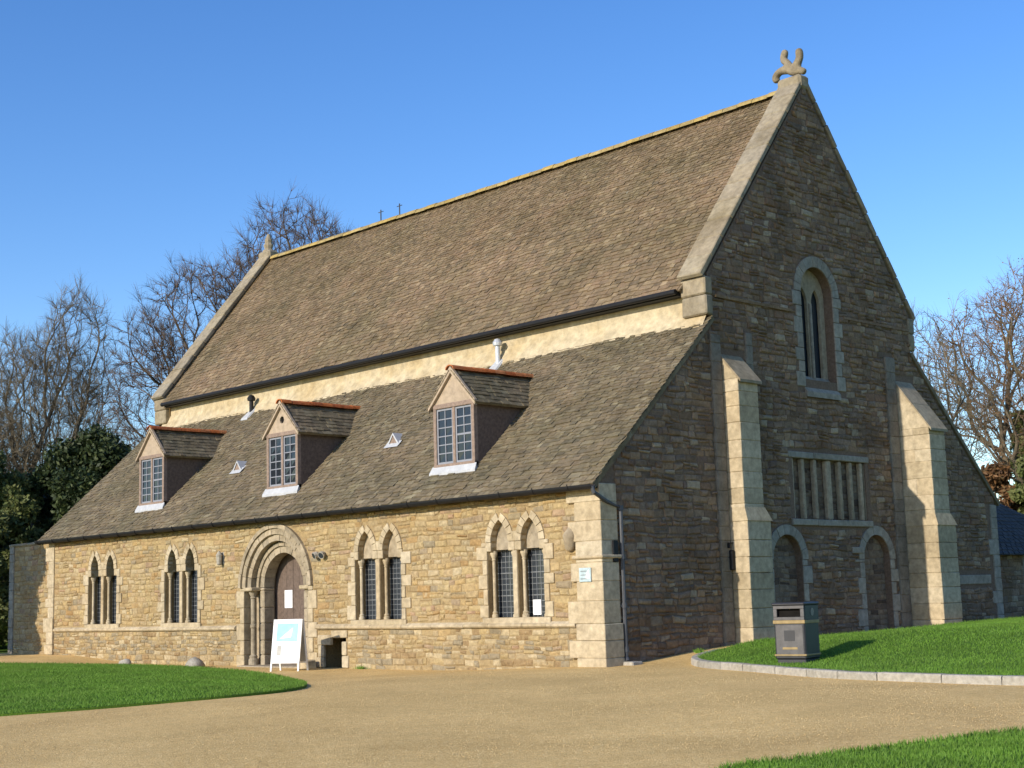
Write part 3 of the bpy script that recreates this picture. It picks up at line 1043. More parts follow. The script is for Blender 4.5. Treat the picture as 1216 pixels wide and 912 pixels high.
# right end quoins and pale band
m = MB()
box(m, -.1, .02, 14.72, 15.0, -.2, 3.2)
qs = m.build('end_quoins', 'ashlar_shaded', hall)
z = -.05
while z < 3.2:
    h = rnd.uniform(.24, .4)
    m = MB()
    chamfer(m, -.1, .04, 14.72 - rnd.choice((0, .2)), 15.03, z + .004, z + h - .004, .012, .004)
    m.build('quoin', 'ashlar_shaded', qs)
    z += h
ex_rect(gex, 14.55, 15.1, -.3, 3.3)
m = MB()
chamfer(m, -.05, .035, 12.75, 14.50, 1.30, 1.52, .012, .004)
m.build('pale_band_stone', 'ashlar_shaded', gable)
ex_rect(gex, 12.73, 14.56, 1.29, 1.53)
# kneeler quoins beside nave wall
def gok(y, z):
    if z > prof_top(y) - .015 or y < .42:
        return False
    return not any(e(y, z) for e in gex)
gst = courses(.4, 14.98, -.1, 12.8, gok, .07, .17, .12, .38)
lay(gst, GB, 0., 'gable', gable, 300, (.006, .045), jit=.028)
# old string line on the gable
for a, b, z in ((3.75, 6.45, 7.35), (8.5, 11.3, 7.42)):
    m = MB()
    box(m, -.05, .06, a, b, z, z + .06)
    m.build('drip_course', 'gable', gable)

# --- far gable and back walls
m = MB()
prism(m, PROF, [], GB, XW + .02, XW + .6, .5)
m.build('far_gable_wall', 'front', hall)
m = MB()
box(m, XW + .62, -.62, W - .6, W - .02, -.3, 3.38)
m.build('back_wall', 'front', hall)

# --- nave walls above aisle roofs (clerestory band)
m = MB()
box(m, XW + .62, -.605, 3.6, 3.9, 6.5, 7.62)
band = m.build('nave_wall_band', 'cream', hall)
m = MB()   # mortar fillet that sweeps from the band out on to the aisle slates
n = 60
prev = None
vs, fs = [], []
for i in range(n + 1):
    xx = XW + .3 + (-.02 - XW - .3) * i / n
    j = .02 * math.sin(i * 1.7) + .015 * math.sin(i * .6)
    vs += [(xx, 3.597, 7.16 + j), (xx, 3.54, 7.02 + j), (xx, 3.46 + j * .5, 6.90 + j * .6), (xx, 3.34, 6.70)]
for i in range(n):
    fs += [(i * 4 + k, i * 4 + 4 + k, i * 4 + 5 + k, i * 4 + 1 + k) for k in range(3)]
m.add(vs, fs, .5).build('mortar_fillet', 'cream', hall, smooth=True)
m = MB()
box(m, XW + .62, -.605, W - 3.9, W - 3.6, 6.5, 7.6)
m.build('nave_wall_band', 'cream', hall)

# --- roofs
def roof_slates(m, x0, x1, a, b, exp0, exp1, th=.028, wmin=.16, wmax=.36, sagf=None, skip=None):
    # a: eave (y,z), b: top (y,z); courses run along x
    d = Vector((0, b[0] - a[0], b[1] - a[1]))
    L = d.length
    d.normalize()
    nrm = Vector((0, -d.z, d.y))
    s, row = -.05, 0
    while s < L:
        ex = exp0 + (exp1 - exp0) * max(0, s) / L
        ex *= rnd.uniform(.92, 1.08)
        x = x0 + rnd.uniform(-.12, 0)
        while x < x1:
            wd = rnd.uniform(wmin, wmax) * (1.15 - .3 * s / L)
            xa, xb = max(x, x0) + .004, min(x + wd, x1) - .004
            if xb - xa > .03:
                lo, hi = s + rnd.uniform(-.028, .028), min(s + ex * 1.7, L)
                t = th * rnd.uniform(.75, 1.35)
                if not (skip and skip((xa + xb) / 2, a[0] + d.y * (s + ex / 2))):
                    def P(xx, q, k):
                        p = Vector((xx, a[0], a[1])) + d * q + nrm * k
                        if sagf:
                            p.z += sagf(xx, q / L)
                        return p
                    j1, j2 = rnd.uniform(-.012, .012), rnd.uniform(-.012, .012)
                    k0 = rnd.uniform(.0, .012)
                    vs = [P(xa, lo + j1, .008 + k0), P(xb, lo + j2, .008 + k0), P(xb, lo + j2, t + .018 + k0), P(xa, lo + j1, t + .018 + k0), P(xb, hi, t - .012 + k0), P(xa, hi, t - .012 + k0),
                          P(xb, hi, -.01), P(xa, hi, -.01)]
                    m.add(vs, [(0, 1, 2, 3), (3, 2, 4, 5), (1, 6, 4, 2), (7, 0, 3, 5)])
            x += wd
        s += ex
        row += 1
def slab(m, x0, x1, a, b, th):
    d = Vector((0, b[0] - a[0], b[1] - a[1])).normalized()
    nrm = Vector((0, -d.z, d.y)) if b[0] > a[0] else Vector((0, d.z, -d.y))
    lo = [(a[0] - nrm.y * th, a[1] - nrm.z * th), (b[0] - nrm.y * th, b[1] - nrm.z * th)]
    hexa(m, [(x0, *lo[0]), (x1, *lo[0]), (x1, *lo[1]), (x0, *lo[1]), (x0, *a), (x1, *a), (x1, *b), (x0, *b)], .5)
sag = lambda x, q: -.035 * q * math.sin(math.pi * min(1, max(0, (x - XW) / -XW))) + .012 * math.sin(x * .9 + q * 3) * (1 - abs(2 * q - 1) * .5)
sag2 = lambda x, q: .016 * math.sin(x * .8 + q * 4) - .02 * math.sin(q * math.pi)
AE, AT = (-.22, 3.34), (3.60, 6.93)
NE, NR = (3.36, 7.58), (7.5, 12.74)
m = MB()
slab(m, XW - .25, .06, AE, AT, .10)
ar = m.build('aisle_roof', 'slate_aisle', hall)
m = MB()
roof_slates(m, XW - .28, .085, AE, AT, .14, .085, .018, .10, .24, sagf=sag2)
m.build('stone_slates', 'slate_aisle', ar)['kind'] = 'stuff'
m = MB()
slab(m, XW + .5, -.52, NE, NR, .10)
nr_ = m.build('nave_roof', 'slate_nave', hall)
m = MB()
roof_slates(m, XW + .5, -.52, NE, NR, .14, .085, .018, .10, .24, sagf=sag)
m.build('stone_slates', 'slate_nave', nr_)['kind'] = 'stuff'
m = MB()
slab(m, XW - .25, .06, (W + .22, 3.34), (W - 3.6, 6.93), .10)
m.build('north_aisle_roof', 'slate_aisle', hall)
m = MB()
slab(m, XW + .5, -.52, (W - 3.36, 7.58), (W - 7.5, 12.74), .10)
m.build('north_nave_roof', 'slate_nave', hall)
# verge slates on the gable edge
for yy0, yy1, zz0, zz1 in ((-.22, 3.6, 3.34, 6.93), (W + .22, W - 3.6, 3.34, 6.93)):
    pass
# ridge tiles
x = XW + .62
rt_parent = nr_
while x < -.6:
    L = .44
    m = MB()
    vs, fs = [], []
    zz = 12.76 + sag(x, 1) + rnd.uniform(-.01, .01)
    for xx in (x + .006, min(x + L - .006, -.55)):
        for rr in (.17, .145):
            for k in range(7):
                t = math.pi * (k / 6) * .94 + .1
                vs.append((xx, 7.5 + rr * 1.15 * math.cos(t), zz + .02 + rr * math.sin(t) - .08))
    for k in range(6):
        fs += [(k, k + 1, k + 15, k + 14), (k + 7, k + 8, k + 1, k), (k + 14, k + 15, k + 22, k + 21)]
    m.add(vs, fs).build('ridge_tile', 'ridge', rt_parent)
    x += L
# copings
def coping(xa, xb, both=True):
    cm = MB()
    for s in (1, -1):
        ya = 3.42 if s > 0 else W - 3.42
        slab(cm, xa + .03, xb - .1, (ya, 7.74), (7.5, 12.86 + .0), .2)
    cp = cm.build('gable_coping', 'coping', hall)
    for s in (1, -1):
        a = Vector((0, 3.34 if s > 0 else W - 3.34, 7.74))
        b = Vector((0, 7.5, 12.93))
        d = (b - a)
        L = d.length
        d.normalize()
        nrm = Vector((0, -d.z * s, d.y * s)) if True else None
        if nrm.z < 0:
            nrm = -nrm
        n = 11
        for i in range(n):
            m = MB()
            j = rnd.uniform(-.018, .018)
            mt = Matrix.Translation(a + d * (L * i / n)) @ Matrix(((1, 0, 0, 0), (0, d.y, nrm.y, 0), (0, d.z, nrm.z, 0), (0, 0, 0, 1)))
            chamfer(m, xa + j, xb + j * .4, .006, L / n - .006, -.02 + j * .5, .10 + j * .5, .02, .004, mt)
            m.build('coping_stone', 'coping', cp)
        # kneeler
        y0, y1 = (3.40, 3.66) if s > 0 else (W - 3.66, W - 3.40)
        for z0, z1, q in ((6.96, 7.38, .02), (7.386, 7.77, .0)):
            m = MB()
            yy = (y0 + q, y1) if s > 0 else (y0, y1 - q)
            chamfer(m, xa - .005, xb + .006, yy[0], yy[1], z0, z1, .03, .006)
            m.build('kneeler', 'coping', cp)
    m = MB()
    chamfer(m, xa, xb + .01, 7.30, 7.70, 12.72, 13.06, .06, .008)
    m.build('apex_stone', 'coping', cp)
    return cp
coping(-.60, .045)
coping(XW - .06, XW + .58)
# gutters and pipes
m = MB()
gpath = [(XW - .28, -.30, 3.345), (.12, -.30, 3.325)]
vs, fs = [], []
for p in gpath:
    for k in range(9):
        t = math.pi + math.pi * k / 8
        vs.append((p[0], p[1] + .075 * math.cos(t), p[2] + .09 * math.sin(t)))
    for k in range(8, -1, -1):
        t = math.pi + math.pi * k / 8
        vs.append((p[0], p[1] + .063 * math.cos(t), p[2] + .076 * math.sin(t)))
for k in range(18):
    fs.append((k, (k + 1) % 18, (k + 1) % 18 + 18, k + 18))
fs += [tuple(range(18)), tuple(range(18, 36))]
m.add(vs, fs)
gut = m.build('gutter', 'iron', hall)
for i in range(24):
    xx = XW - .1 + i * .93
    m = MB()
    tube(m, [(xx, -.30 + .085 * math.cos(t), 3.34 + .10 * math.sin(t)) for t in np.linspace(math.pi * .95, math.pi * 2.05, 8)], .012, 5)
    m.build('gutter_bracket', 'iron', gut)
m = MB()
box(m, XW - .2, .03, -.21, .02, 3.26, 3.345)
m.build('eaves_board', 'iron', hall)
m = MB()
tube(m, [(XW + .6, 3.29, 7.52), (-12, 3.29, 7.50), (-.63, 3.29, 7.52)], .06, 10)
ng = m.build('nave_gutter', 'iron', hall)
m = MB()
box(m, XW + .63, -.63, 3.36, 3.6, 7.44, 7.50)
m.build('soffit_board', 'iron', ng)
px, py = .085, .48
m = MB()
tube(m, [(.10, -.30, 3.28), (.12, -.28, 3.18), (px, .1, 3.02), (px, py, 2.9), (px, py, .16), (px + .06, py - .03, .08)], .04, 10)
dp = m.build('downpipe', 'pipe', hall)
for zz in (2.86, 1.95, 1.05, .25):
    m = MB()
    tube(m, [(px, py, zz), (px, py, zz + .09)], .055, 10)
    box(m, .01, px, py - .08, py + .08, zz + .02, zz + .06)
    m.build('pipe_collar', 'pipe', dp)
m = MB()
chamfer(m, .068, .105, .22, .36, 1.9, 2.3, .012, 0)
m.build('meter_box', 'iron', hall)
m = MB()
chamfer(m, .08, .34, .36, .66, -.08, .075, .02, .006)
m.build('drain_block', 'kerb', dp)

# --- dormers
def roofz(y):
    return AE[1] + (AT[1] - AE[1]) * (y - AE[0]) / (AT[0] - AE[0]) + .04
def dormer(cx, hole):
    hw, yf = .645, .45
    zb, ze, za = 4.06, 5.44, 6.12
    yb = AE[0] + (ze - .04 - AE[1]) * (AT[0] - AE[0]) / (AT[1] - AE[1])
    ya = AE[0] + (za - .04 - AE[1]) * (AT[0] - AE[0]) / (AT[1] - AE[1])
    m = MB()                                       # front gable boarding and cheeks
    prism(m, [(cx - hw, ze - .04), (cx + hw, ze - .04), (cx, za - .03)],
          [[(cx - .09 + .09 * math.cos(t) + .09, 5.74 + .09 * math.sin(t)) for t in np.linspace(0, 6.0, 10)]] if hole else [], FR, -yf - .06, -yf)
    d = m.build('dormer', 'oak_pale', hall)
    if hole:
        m = MB()
        box(m, cx - .15, cx + .15, yf + .045, yf + .055, 5.6, 5.86)
        m.build('vent_hole_backing', 'dark', d)  # black sheet behind the hole stands in for unlit space
    for s in (-1, 1):                              # cheeks
        m = MB()
        xa, xb = sorted((cx + s * (hw - .05), cx + s * (hw - .005)))
        hexa(m, [(xa, yf + .03, zb - .25), (xb, yf + .03, zb - .25), (xb, yb + .05, ze - .12), (xa, yb + .05, ze - .12), (xa, yf + .03, ze), (xb, yf + .03, ze), (xb, yb + .25, ze), (xa, yb + .25, ze)])
        m.build('cheek', 'door_wood', d)
        m = MB()                                   # corner post
        xa, xb = sorted((cx + s * (hw - .09), cx + s * hw))
        chamfer(m, xa, xb, yf - .012, yf + .10, zb - .02, ze - .03, .008, 0)
        m.build('corner_post', 'oak', d)
        m = MB()                                   # barge board
        pts = []
        for yy in (yf - .07, yf + .0):
            pts += [(cx + s * (hw + .10), yy, ze - .14), (cx + s * (hw + .10), yy, ze - .02), (cx, yy, za + .09), (cx, yy, za - .05)]
        hexa(m, pts).build('barge_board', 'oak_pale', d)
    m = MB()
    chamfer(m, cx - .04, cx + .04, yf - .005, yf + .08, zb, ze - .04, .008, 0)
    m.build('mullion', 'oak', d)
    m = MB()
    chamfer(m, cx - hw, cx + hw, yf - .02, yf + .10, zb - .02, zb + .09, .01, 0)
    m.build('bottom_rail', 'oak', d)
    m = MB()
    chamfer(m, cx - hw, cx + hw, yf - .018, yf + .09, ze - .1, ze, .01, 0)
    m.build('top_rail', 'oak', d)
    for s in (-1, 1):
        x0, x1 = sorted((cx + s * .04, cx + s * (hw - .09)))
        z0, z1 = zb + .09, ze - .1
        m = MB()
        for (a, b, c, e) in ((x0, x0 + .04, z0, z1), (x1 - .04, x1, z0, z1), (x0 + .04, x1 - .04, z0, z0 + .045), (x0 + .04, x1 - .04, z1 - .045, z1)):
            box(m, a, b, yf + .02, yf + .055, c, e)
        box(m, (x0 + x1) / 2 - .011, (x0 + x1) / 2 + .011, yf + .024, yf + .05, z0 + .045, z1 - .045)
        for i in range(1, 6):
            zz = z0 + .045 + (z1 - z0 - .09) * i / 6
            t_ = .02 if (s > 0 and i == 3) else .011
            box(m, x0 + .04, x1 - .04, yf + .026, yf + .048, zz - t_, zz + t_)
        m.build('sash', 'sash', d)
        for c in range(2):
            for i in range(6):
                a = x0 + .04 + (x1 - x0 - .08) * c / 2
                b = x0 + .04 + (x1 - x0 - .08) * (c + 1) / 2
                e0 = z0 + .045 + (z1 - z0 - .09) * i / 6
                e1 = z0 + .045 + (z1 - z0 - .09) * (i + 1) / 6
                j = [rnd.uniform(-.004, .004) for _ in range(4)]
                m = MB()
                hexa(m, [(a, yf + .038 + j[0], e0), (b, yf + .038 + j[1], e0), (b, yf + .044, e0), (a, yf + .044, e0), (a, yf + .038 + j[2], e1), (b, yf + .038 + j[3], e1), (b, yf + .044, e1), (a, yf + .044, e1)])
                m.build('pane', 'glass_dormer', d)
    m = MB()                                       # lead sill and apron
    ysl = yf - .09
    hexa(m, [(cx - hw - .08, ysl, roofz(ysl) - .04), (cx + hw + .08, ysl, roofz(ysl) - .04), (cx + hw + .05, yf + .05, zb - .2), (cx - hw - .05, yf + .05, zb - .2),
             (cx - hw - .08, ysl, roofz(ysl) + .035), (cx + hw + .08, ysl, roofz(ysl) + .035), (cx + hw + .05, yf - .013, zb + .045), (cx - hw - .05, yf - .013, zb + .045)])
    m.build('lead_sill', 'lead', d)
    # slated roof: two slopes
    for s in (-1, 1):
        m = MB()
        e = Vector((cx + s * (hw + .12), 0, ze - .10))
        t = Vector((cx, 0, za))
        dv = t - e
        L = dv.length
        dv.normalize()
        nv = Vector((-dv.z * s * -1, 0, abs(dv.x)))
        if nv.x * s < 0:
            nv.x = -nv.x
        pts = []
        for lift in (-.03, .015):
            for q, yy in ((e, yf - .06), (t, yf - .06), (t, ya + .2), (e, yb + .25)):
                p = q + nv * lift
                pts.append((p.x, yy, p.z))
        hexa(m, pts, .4)
        k = 0.
        while k < L:
            ex = .13
            y = yf - .08
            yend = yb + .22 + (ya - yb) * k / L
            while y < yend:
                wd = rnd.uniform(.14, .26)
                y1 = min(y + wd - .006, yend)
                lo, hi = k + rnd.uniform(-.01, .01), min(k + ex * 1.5, L)
                th = rnd.uniform(.03, .05)
                P = lambda q, yy, h: ((e + dv * q + nv * h).x, yy, (e + dv * q + nv * h).z)
                m.add([P(lo, y, .01), P(lo, y1, .01), P(lo, y1, th), P(lo, y, th), P(hi, y1, .02), P(hi, y, .02)], [(0, 1, 2, 3), (3, 2, 4, 5), (1, 4, 2), (0, 3, 5)])
                y += wd
            k += ex
        o = m.build('dormer_slates', 'slate_aisle', d)
        o['kind'] = 'stuff'
    y = yf - .09
    while y < ya + .12:
        y1 = min(y + .31, ya + .16)
        m = MB()
        vs, fs = [], []
        lift = rnd.uniform(-.006, .006)
        for yy in (y, y1 - .008):
            for rr in (.125, .10):
                for k in range(7):
                    t_ = math.pi * k / 6
                    vs.append((cx + rr * 1.1 * math.cos(t_), yy, za + .02 + lift + rr * math.sin(t_) * .85))
        for k in range(6):
            fs += [(k, k + 1, k + 15, k + 14), (k + 7, k + 8, k + 1, k), (k + 14, k + 15, k + 22, k + 21)]
        m.add(vs, fs).build('ridge_tile', 'terracotta', d)
        y += .31
for cx, hole in ((-4.50, False), (-10.74, True), (-16.84, False)):
    dormer(cx, hole)
# --- small triangular roof vents and flues
for (vx, vy) in ((-13.95, 1.32), (-7.65, 1.42)):
    z = roofz(vy)
    m = MB()
    a, h = .15, .20
    yb_ = vy + h * .98
    # two cheeks of the gablet
    for s in (-1, 1):
        m.add([(vx + s * (a + .06), vy - .05, z - .02), (vx, vy - .05, z + h + .04), (vx, yb_ + .12, z + h + .04), (vx + s * (a + .06), vy + .06, z + .04), (vx + s * a, vy - .05, z - .02), (vx, vy - .05, z + h - .01)],
              [(0, 1, 2, 3), (0, 4, 5, 1)])
    m.add([(vx - a - .10, vy - .13, z - .10), (vx + a + .10, vy - .13, z - .10), (vx + a + .10, vy + .02, z + .05), (vx - a - .10, vy + .02, z + .05)], [(0, 1, 2, 3)])
    v = m.build('roof_vent', 'lead', hall)
    m = MB()
    m.add([(vx - a, vy - .03, z), (vx + a, vy - .03, z), (vx, vy - .03, z + h)], [(0, 1, 2)])
    m.build('vent_louvre', 'oak', v)
for fx, h, mt in ((-6.15, .52, 'zinc'), (-16.4, .42, 'iron')):
    fy = 3.38
    z = roofz(fy)
    m = MB()
    lathe(m, fx, fy, [(.06, z - .1), (.06, z + h - .1), (.11, z + h - .09), (.12, z + h - .02), (.07, z + h + .06), (.02, z + h + .08)], 12)
    fl = m.build('flue', mt, hall)
    m = MB()
    hexa(m, [(fx - .17, fy - .26, roofz(fy - .26)), (fx + .17, fy - .26, roofz(fy - .26)), (fx + .14, fy + .1, roofz(fy + .1)), (fx - .14, fy + .1, roofz(fy + .1)),
             (fx - .15, fy - .24, roofz(fy - .26) + .06), (fx + .15, fy - .24, roofz(fy - .26) + .06), (fx + .1, fy + .1, roofz(fy + .1) + .05), (fx - .1, fy + .1, roofz(fy + .1) + .05)])
    m.build('flashing', 'lead', fl)
for ax_ in (-15.6, -14.7):
    m = MB()
    tube(m, [(ax_, 7.6, 12.6), (ax_, 7.6, 13.25)], .02, 6)
    tube(m, [(ax_ - .12, 7.6, 13.18), (ax_ + .12, 7.6, 13.18)], .012, 5)
    m.build('aerial', 'pipe', hall)
# --- carved ridge figures
def skin_figure(name, verts, edges, rads, parent, mat):
    me = bpy.data.meshes.new(name)
    me.from_pydata(verts, edges, [])
    o = bpy.data.objects.new(name, me)
    C.objects.link(o)
    o.parent = parent
    o.matrix_parent_inverse = PIV.get(parent.name, Matrix())
    md = o.modifiers.new('skin', 'SKIN')
    for i, rr in enumerate(rads):
        me.skin_vertices[0].data[i].radius = (rr, rr)
    me.skin_vertices[0].data[0].use_root = True
    sb = o.modifiers.new('sub', 'SUBSURF')
    sb.levels = 2
    sb.render_levels = 2
    me.materials.append(M[mat])
    return o
def fig(x0, y0, z0, s, parent):
    q = [(-.10, 0, .24), (.05, 0, .18), (-.04, 0, .36), (-.23, .02, .49), (-.20, .02, .62), (-.14, .01, .75), (.14, 0, .28), (.23, .02, .42), (.22, .02, .56), (.21, .01, .67),
         (-.34, 0, .26), (-.49, 0, .14), (-.42, .02, .0), (.28, 0, .10), (.37, 0, .03), (.05, .02, .0)]
    e = [(0, 1), (0, 2), (2, 3), (3, 4), (4, 5), (1, 6), (6, 7), (7, 8), (8, 9), (0, 10), (10, 11), (11, 12), (1, 13), (13, 14), (1, 15)]
    rd = [.11, .12, .10, .095, .10, .075, .10, .095, .105, .075, .10, .105, .10, .085, .09, .12]
    return skin_figure('carved_ridge_figure', [(x0 + a * s, y0 + b * s, z0 + c * s) for a, b, c in q], e, [v * s for v in rd], parent, 'coping')
fig(-.28, 7.5, 13.07, 1.0, hall)
m = MB()
lathe(m, XW + .28, 7.5, [(.2, 12.95), (.2, 13.08), (.13, 13.14), (.17, 13.26), (.12, 13.36), (.13, 13.44), (.04, 13.66)], 9)
m.build('ridge_finial', 'coping', hall)

# ------------------------------------------------------------------ things on and by the hall
def quad_panel(m, p, ax, ay, w_, h_, t_):     # thin board from corner p along ax, ay
    n_ = ax.cross(ay).normalized()
    pts = [p, p + ax * w_, p + ax * w_ + ay * h_, p + ay * h_]
    return hexa(m, [q for q in pts] + [q + n_ * t_ for q in pts])
# notice on the door
m = MB()
quad_panel(m, Vector((-10.87, .592, 1.22)), Vector((1, 0, 0)), Vector((0, 0, 1)), .31, .42, .003)
tag(m.build('notice', 'paper'), 'blank-looking white paper notice pinned on the arched wooden door', 'notice')
# A-board
gz = float(g(-8.15, -1.3))
ab = thing('sign_board', (-8.2, -1.2, gz), 'white folding sign board with pale blue print standing before arched door', 'sign board')
ax = Vector((.92, .39, 0)).normalized()
nrm = Vector((ax.y, -ax.x, 0))
up = (Vector((0, 0, 1)) - nrm * .16).normalized()
upb = (Vector((0, 0, 1)) + nrm * .16).normalized()
o0 = Vector((-8.52, -1.45, gz)) 
H, Wd = 1.12, .72
fm = MB()
for k in (0, 1):
    base, uu = (o0, up) if k == 0 else (o0 - nrm * .40, upb)
    for off in (0, Wd - .035):
        quad_panel(fm, base + ax * off, ax, uu, .035, H, .03)
    quad_panel(fm, base + uu * (H - .035), ax, uu, Wd, .035, .031)
    quad_panel(fm, base + uu * .17, ax, uu, Wd, .035, .031)
fm.build('frame', 'white', ab)
m = MB()
quad_panel(m, o0 + up * .2 + ax * .035, ax, up, Wd - .07, H - .235, .022)
pn = m.build('panel', 'paper', ab)
outw = ax.cross(up).normalized()
lift = outw * .0235
def patch(a, b, c, d, mat, nm):
    mm = MB()
    quad_panel(mm, o0 + up * (.2 + c) + ax * (.035 + a) + lift, ax, up, b - a, d - c, .002)
    mm.build(nm, mat, pn)
patch(.06, .59, .44, .83, 'sky_print', 'blue_print')
patch(.10, .20, .14, .36, 'grey_print', 'small_figure_print')
for i in range(5):
    patch(.26, .56 - .05 * (i % 2), .34 - i * .055, .355 - i * .055, 'plaque', 'text_line')
m = MB()
vs = [o0 + up * .2 + up * (.50) + ax * .18 + outw * .0265, o0 + up * .2 + up * .74 + ax * .5 + outw * .0265, o0 + up * .2 + up * .53 + ax * .46 + outw * .0265]
m.add(vs, [(0, 1, 2)]).build('white_print', 'paper', pn)
m = MB()
quad_panel(m, o0 - nrm * .40 + upb * .2 + ax * .035, ax, upb, Wd - .07, H - .235, .022)
m.build('rear_panel', 'grey_print', ab)
# small block by the hatch
m = MB()
chamfer(m, -9.02, -8.66, -.42, -.12, float(g(-9, -.3)) - .02, .06, .025, .012)
tag(m.build('stone_block', 'ashlar'), 'small pale stone block on the gravel between sign board and low opening', 'block')
# white stones along the lawn edge
for i, (sx, sy, w_, h_) in enumerate([(-16.05, -.72, .20, .17), (-12.62, -.80, .26, .24)]):
    m = MB()
    bm = bmesh.new()
    bmesh.ops.create_icosphere(bm, subdivisions=2, radius=1)
    z0 = float(g(sx, sy))
    for v in bm.verts:
        k = 1 + .16 * math.sin(v.co.x * 4 + i * 2) * math.cos(v.co.y * 3.3) + rnd.uniform(-.05, .05)
        v.co = Vector((sx + v.co.x * w_ * k, sy + v.co.y * w_ * .8 * k, z0 + .05 + v.co.z * h_ * .75 * k))
    m.add([tuple(v.co) for v in bm.verts], [tuple(v.index for v in fc_.verts) for fc_ in bm.faces], .8)
    bm.free()
    lab = ('small low white stone at the lawn edge before the far windows', 'larger white stone at the lawn edge nearer the arched door')[i]
    tag(m.build('edge_stone', 'kerb', smooth=True), lab, 'stone', 'stones along the lawn edge')
# wall fittings
def wallhead(x, z, s, lab, mat='ashlar'):
    m = MB()
    bm = bmesh.new()
    bmesh.ops.create_icosphere(bm, subdivisions=3, radius=1)
    for v in bm.verts:
        c = v.co
        k = 1 + .10 * math.sin(c.z * 6) * (c.y < 0) + .14 * math.exp(-((c.x) ** 2 + (c.z + .1) ** 2) * 12) * (c.y < 0) - .16 * (math.exp(-((abs(c.x) - .35) ** 2 + (c.z - .25) ** 2) * 30)) * (c.y < 0)
        v.co = Vector((x + c.x * .11 * s * k, -.05 + c.y * .13 * s * k, z + c.z * .21 * s * k))
    m.add([tuple(v.co) for v in bm.verts], [tuple(v.index for v in q.verts) for q in bm.faces], .4)
    bm.free()
    return tag(m.build('carved_head', mat, smooth=True), lab, 'carving')
wallhead(-.74, 2.36, 1.1, 'worn carved stone head between last window and corner pilaster', 'arch_stone')
wl_ = thing('wall_lamp', (-12.62, 0, 2.35), 'slim pale wall lamp beside the arched doorway, towards the far windows', 'lamp')
m = MB()
chamfer(m, -12.69, -12.55, -.03, .0, 2.32, 2.62, .01, 0)
m.build('back_plate', 'kerb', wl_)
m = MB()
lathe(m, -12.62, -.12, [(.03, 2.30), (.06, 2.33), (.075, 2.52), (.09, 2.54), (.03, 2.63), (.015, 2.66)], 10)
m.build('lantern_body', 'kerb', wl_)
m = MB()
tube(m, [(-12.62, -.0, 2.58), (-12.62, -.12, 2.60)], .015, 6)
m.build('arm', 'iron', wl_)
fl = thing('floodlight', (-8.55, 0, 2.3), 'twin headed pale floodlight fixed on wall above the low opening', 'floodlight')
m = MB()
chamfer(m, -8.69, -8.41, -.035, -.0, 2.34, 2.46, .01, 0)
m.build('mounting_plate', 'kerb', fl)
for s in (-1, 1):
    cxx = -8.55 + s * .11
    m = MB()
    tube(m, [(cxx, -.03, 2.42), (cxx, -.08, 2.40), (cxx + s * .02, -.15, 2.37)], [.04, .075, .085], 12)
    h_ = m.build('lamp_head', 'kerb', fl)
    m = MB()
    tube(m, [(cxx + s * .02, -.148, 2.371), (cxx + s * .0215, -.156, 2.367)], .066, 12)
    m.build('lens', 'glass', h_)
# plaque
m = MB()
chamfer(m, -.50, -.20, -.095, -.078, 1.55, 1.81, .006, 0)
pq = tag(m.build('plaque', 'plaque'), 'small pale blue plaque on cream corner pilaster', 'plaque')
m = MB()
for i in range(3):
    box(m, -.46, -.30 + .04 * (i % 2), -.0972, -.0955, 1.60 + i * .07, 1.615 + i * .07)
m.build('text_line', 'cames', pq)
m = MB()
m.add([(-.34, -.0966, 1.62), (-.24, -.0966, 1.60), (-.25, -.0966, 1.78), (-.31, -.0966, 1.72)], [(0, 1, 2, 3)])
m.build('white_mark', 'paper', pq)
# notice in window glass
m = MB()
box(m, -2.08, -1.86, .246, .2495, .96, 1.25)
tag(m.build('notice', 'paper'), 'small white notice standing inside the leaded window next to corner pilaster', 'notice')
# dark box on buttress
bx_ = thing('alarm_box', (.3, 3.8, 1.95), 'small dark box with bracket on sunlit side of the buttress', 'alarm box')
m = MB()
chamfer(m, .02, .14, 3.74, 3.845, 1.72, 2.12, .015, 0)
m.build('case', 'iron', bx_)
m = MB()
chamfer(m, .04, .12, 3.70, 3.738, 2.16, 2.26, .01, 0)
box(m, .06, .10, 3.70, 3.846, 2.26, 2.275)
m.build('lamp', 'iron', bx_)

# litter bin
bc = Vector((4.05, .25, 0))
bz = float(lawn_r(np.array([4.05]), np.array([.25]), np.array([.55]))[0])
lb = thing('litter_bin', (bc.x, bc.y, bz), 'square black litter bin with gold bands on the grass behind the kerb', 'litter bin')
bm4 = Matrix.Translation((bc.x, bc.y, bz)) @ Matrix.Rotation(R(10), 4, 'Z') @ Matrix.Scale(.94, 4)
def bpart(name, mat, boxes, bev=.012, parent=lb):
    m = MB()
    for b in boxes:
        chamfer(m, *b, bev, 0, bm4)
    return m.build(name, mat, parent)
hb = .29
bpart('plinth', 'bin', [(-hb + .02, hb - .02, -hb + .02, hb - .02, -.06, .07)])
body = bpart('body', 'bin', [(-hb, hb, -hb, hb, .07, .72)], .02)
bpart('front_door', 'bin_front', [(-hb + .03, hb - .03, -hb - .014, -hb + .02, .11, .66)], .01)
bpart('lower_band', 'gold', [(-hb - .012, hb + .012, -hb - .018, hb + .012, .125, .155)], .004)
bpart('upper_band', 'gold', [(-hb - .012, hb + .012, -hb - .018, hb + .012, .675, .735)], .006)
bpart('badge', 'gold', [(-.14, .14, -hb - .018, -hb - .013, .235, .275)], .002)
bpart('crest', 'bin', [(-.10, .10, -hb - .017, -hb - .013, .38, .56)], .002)
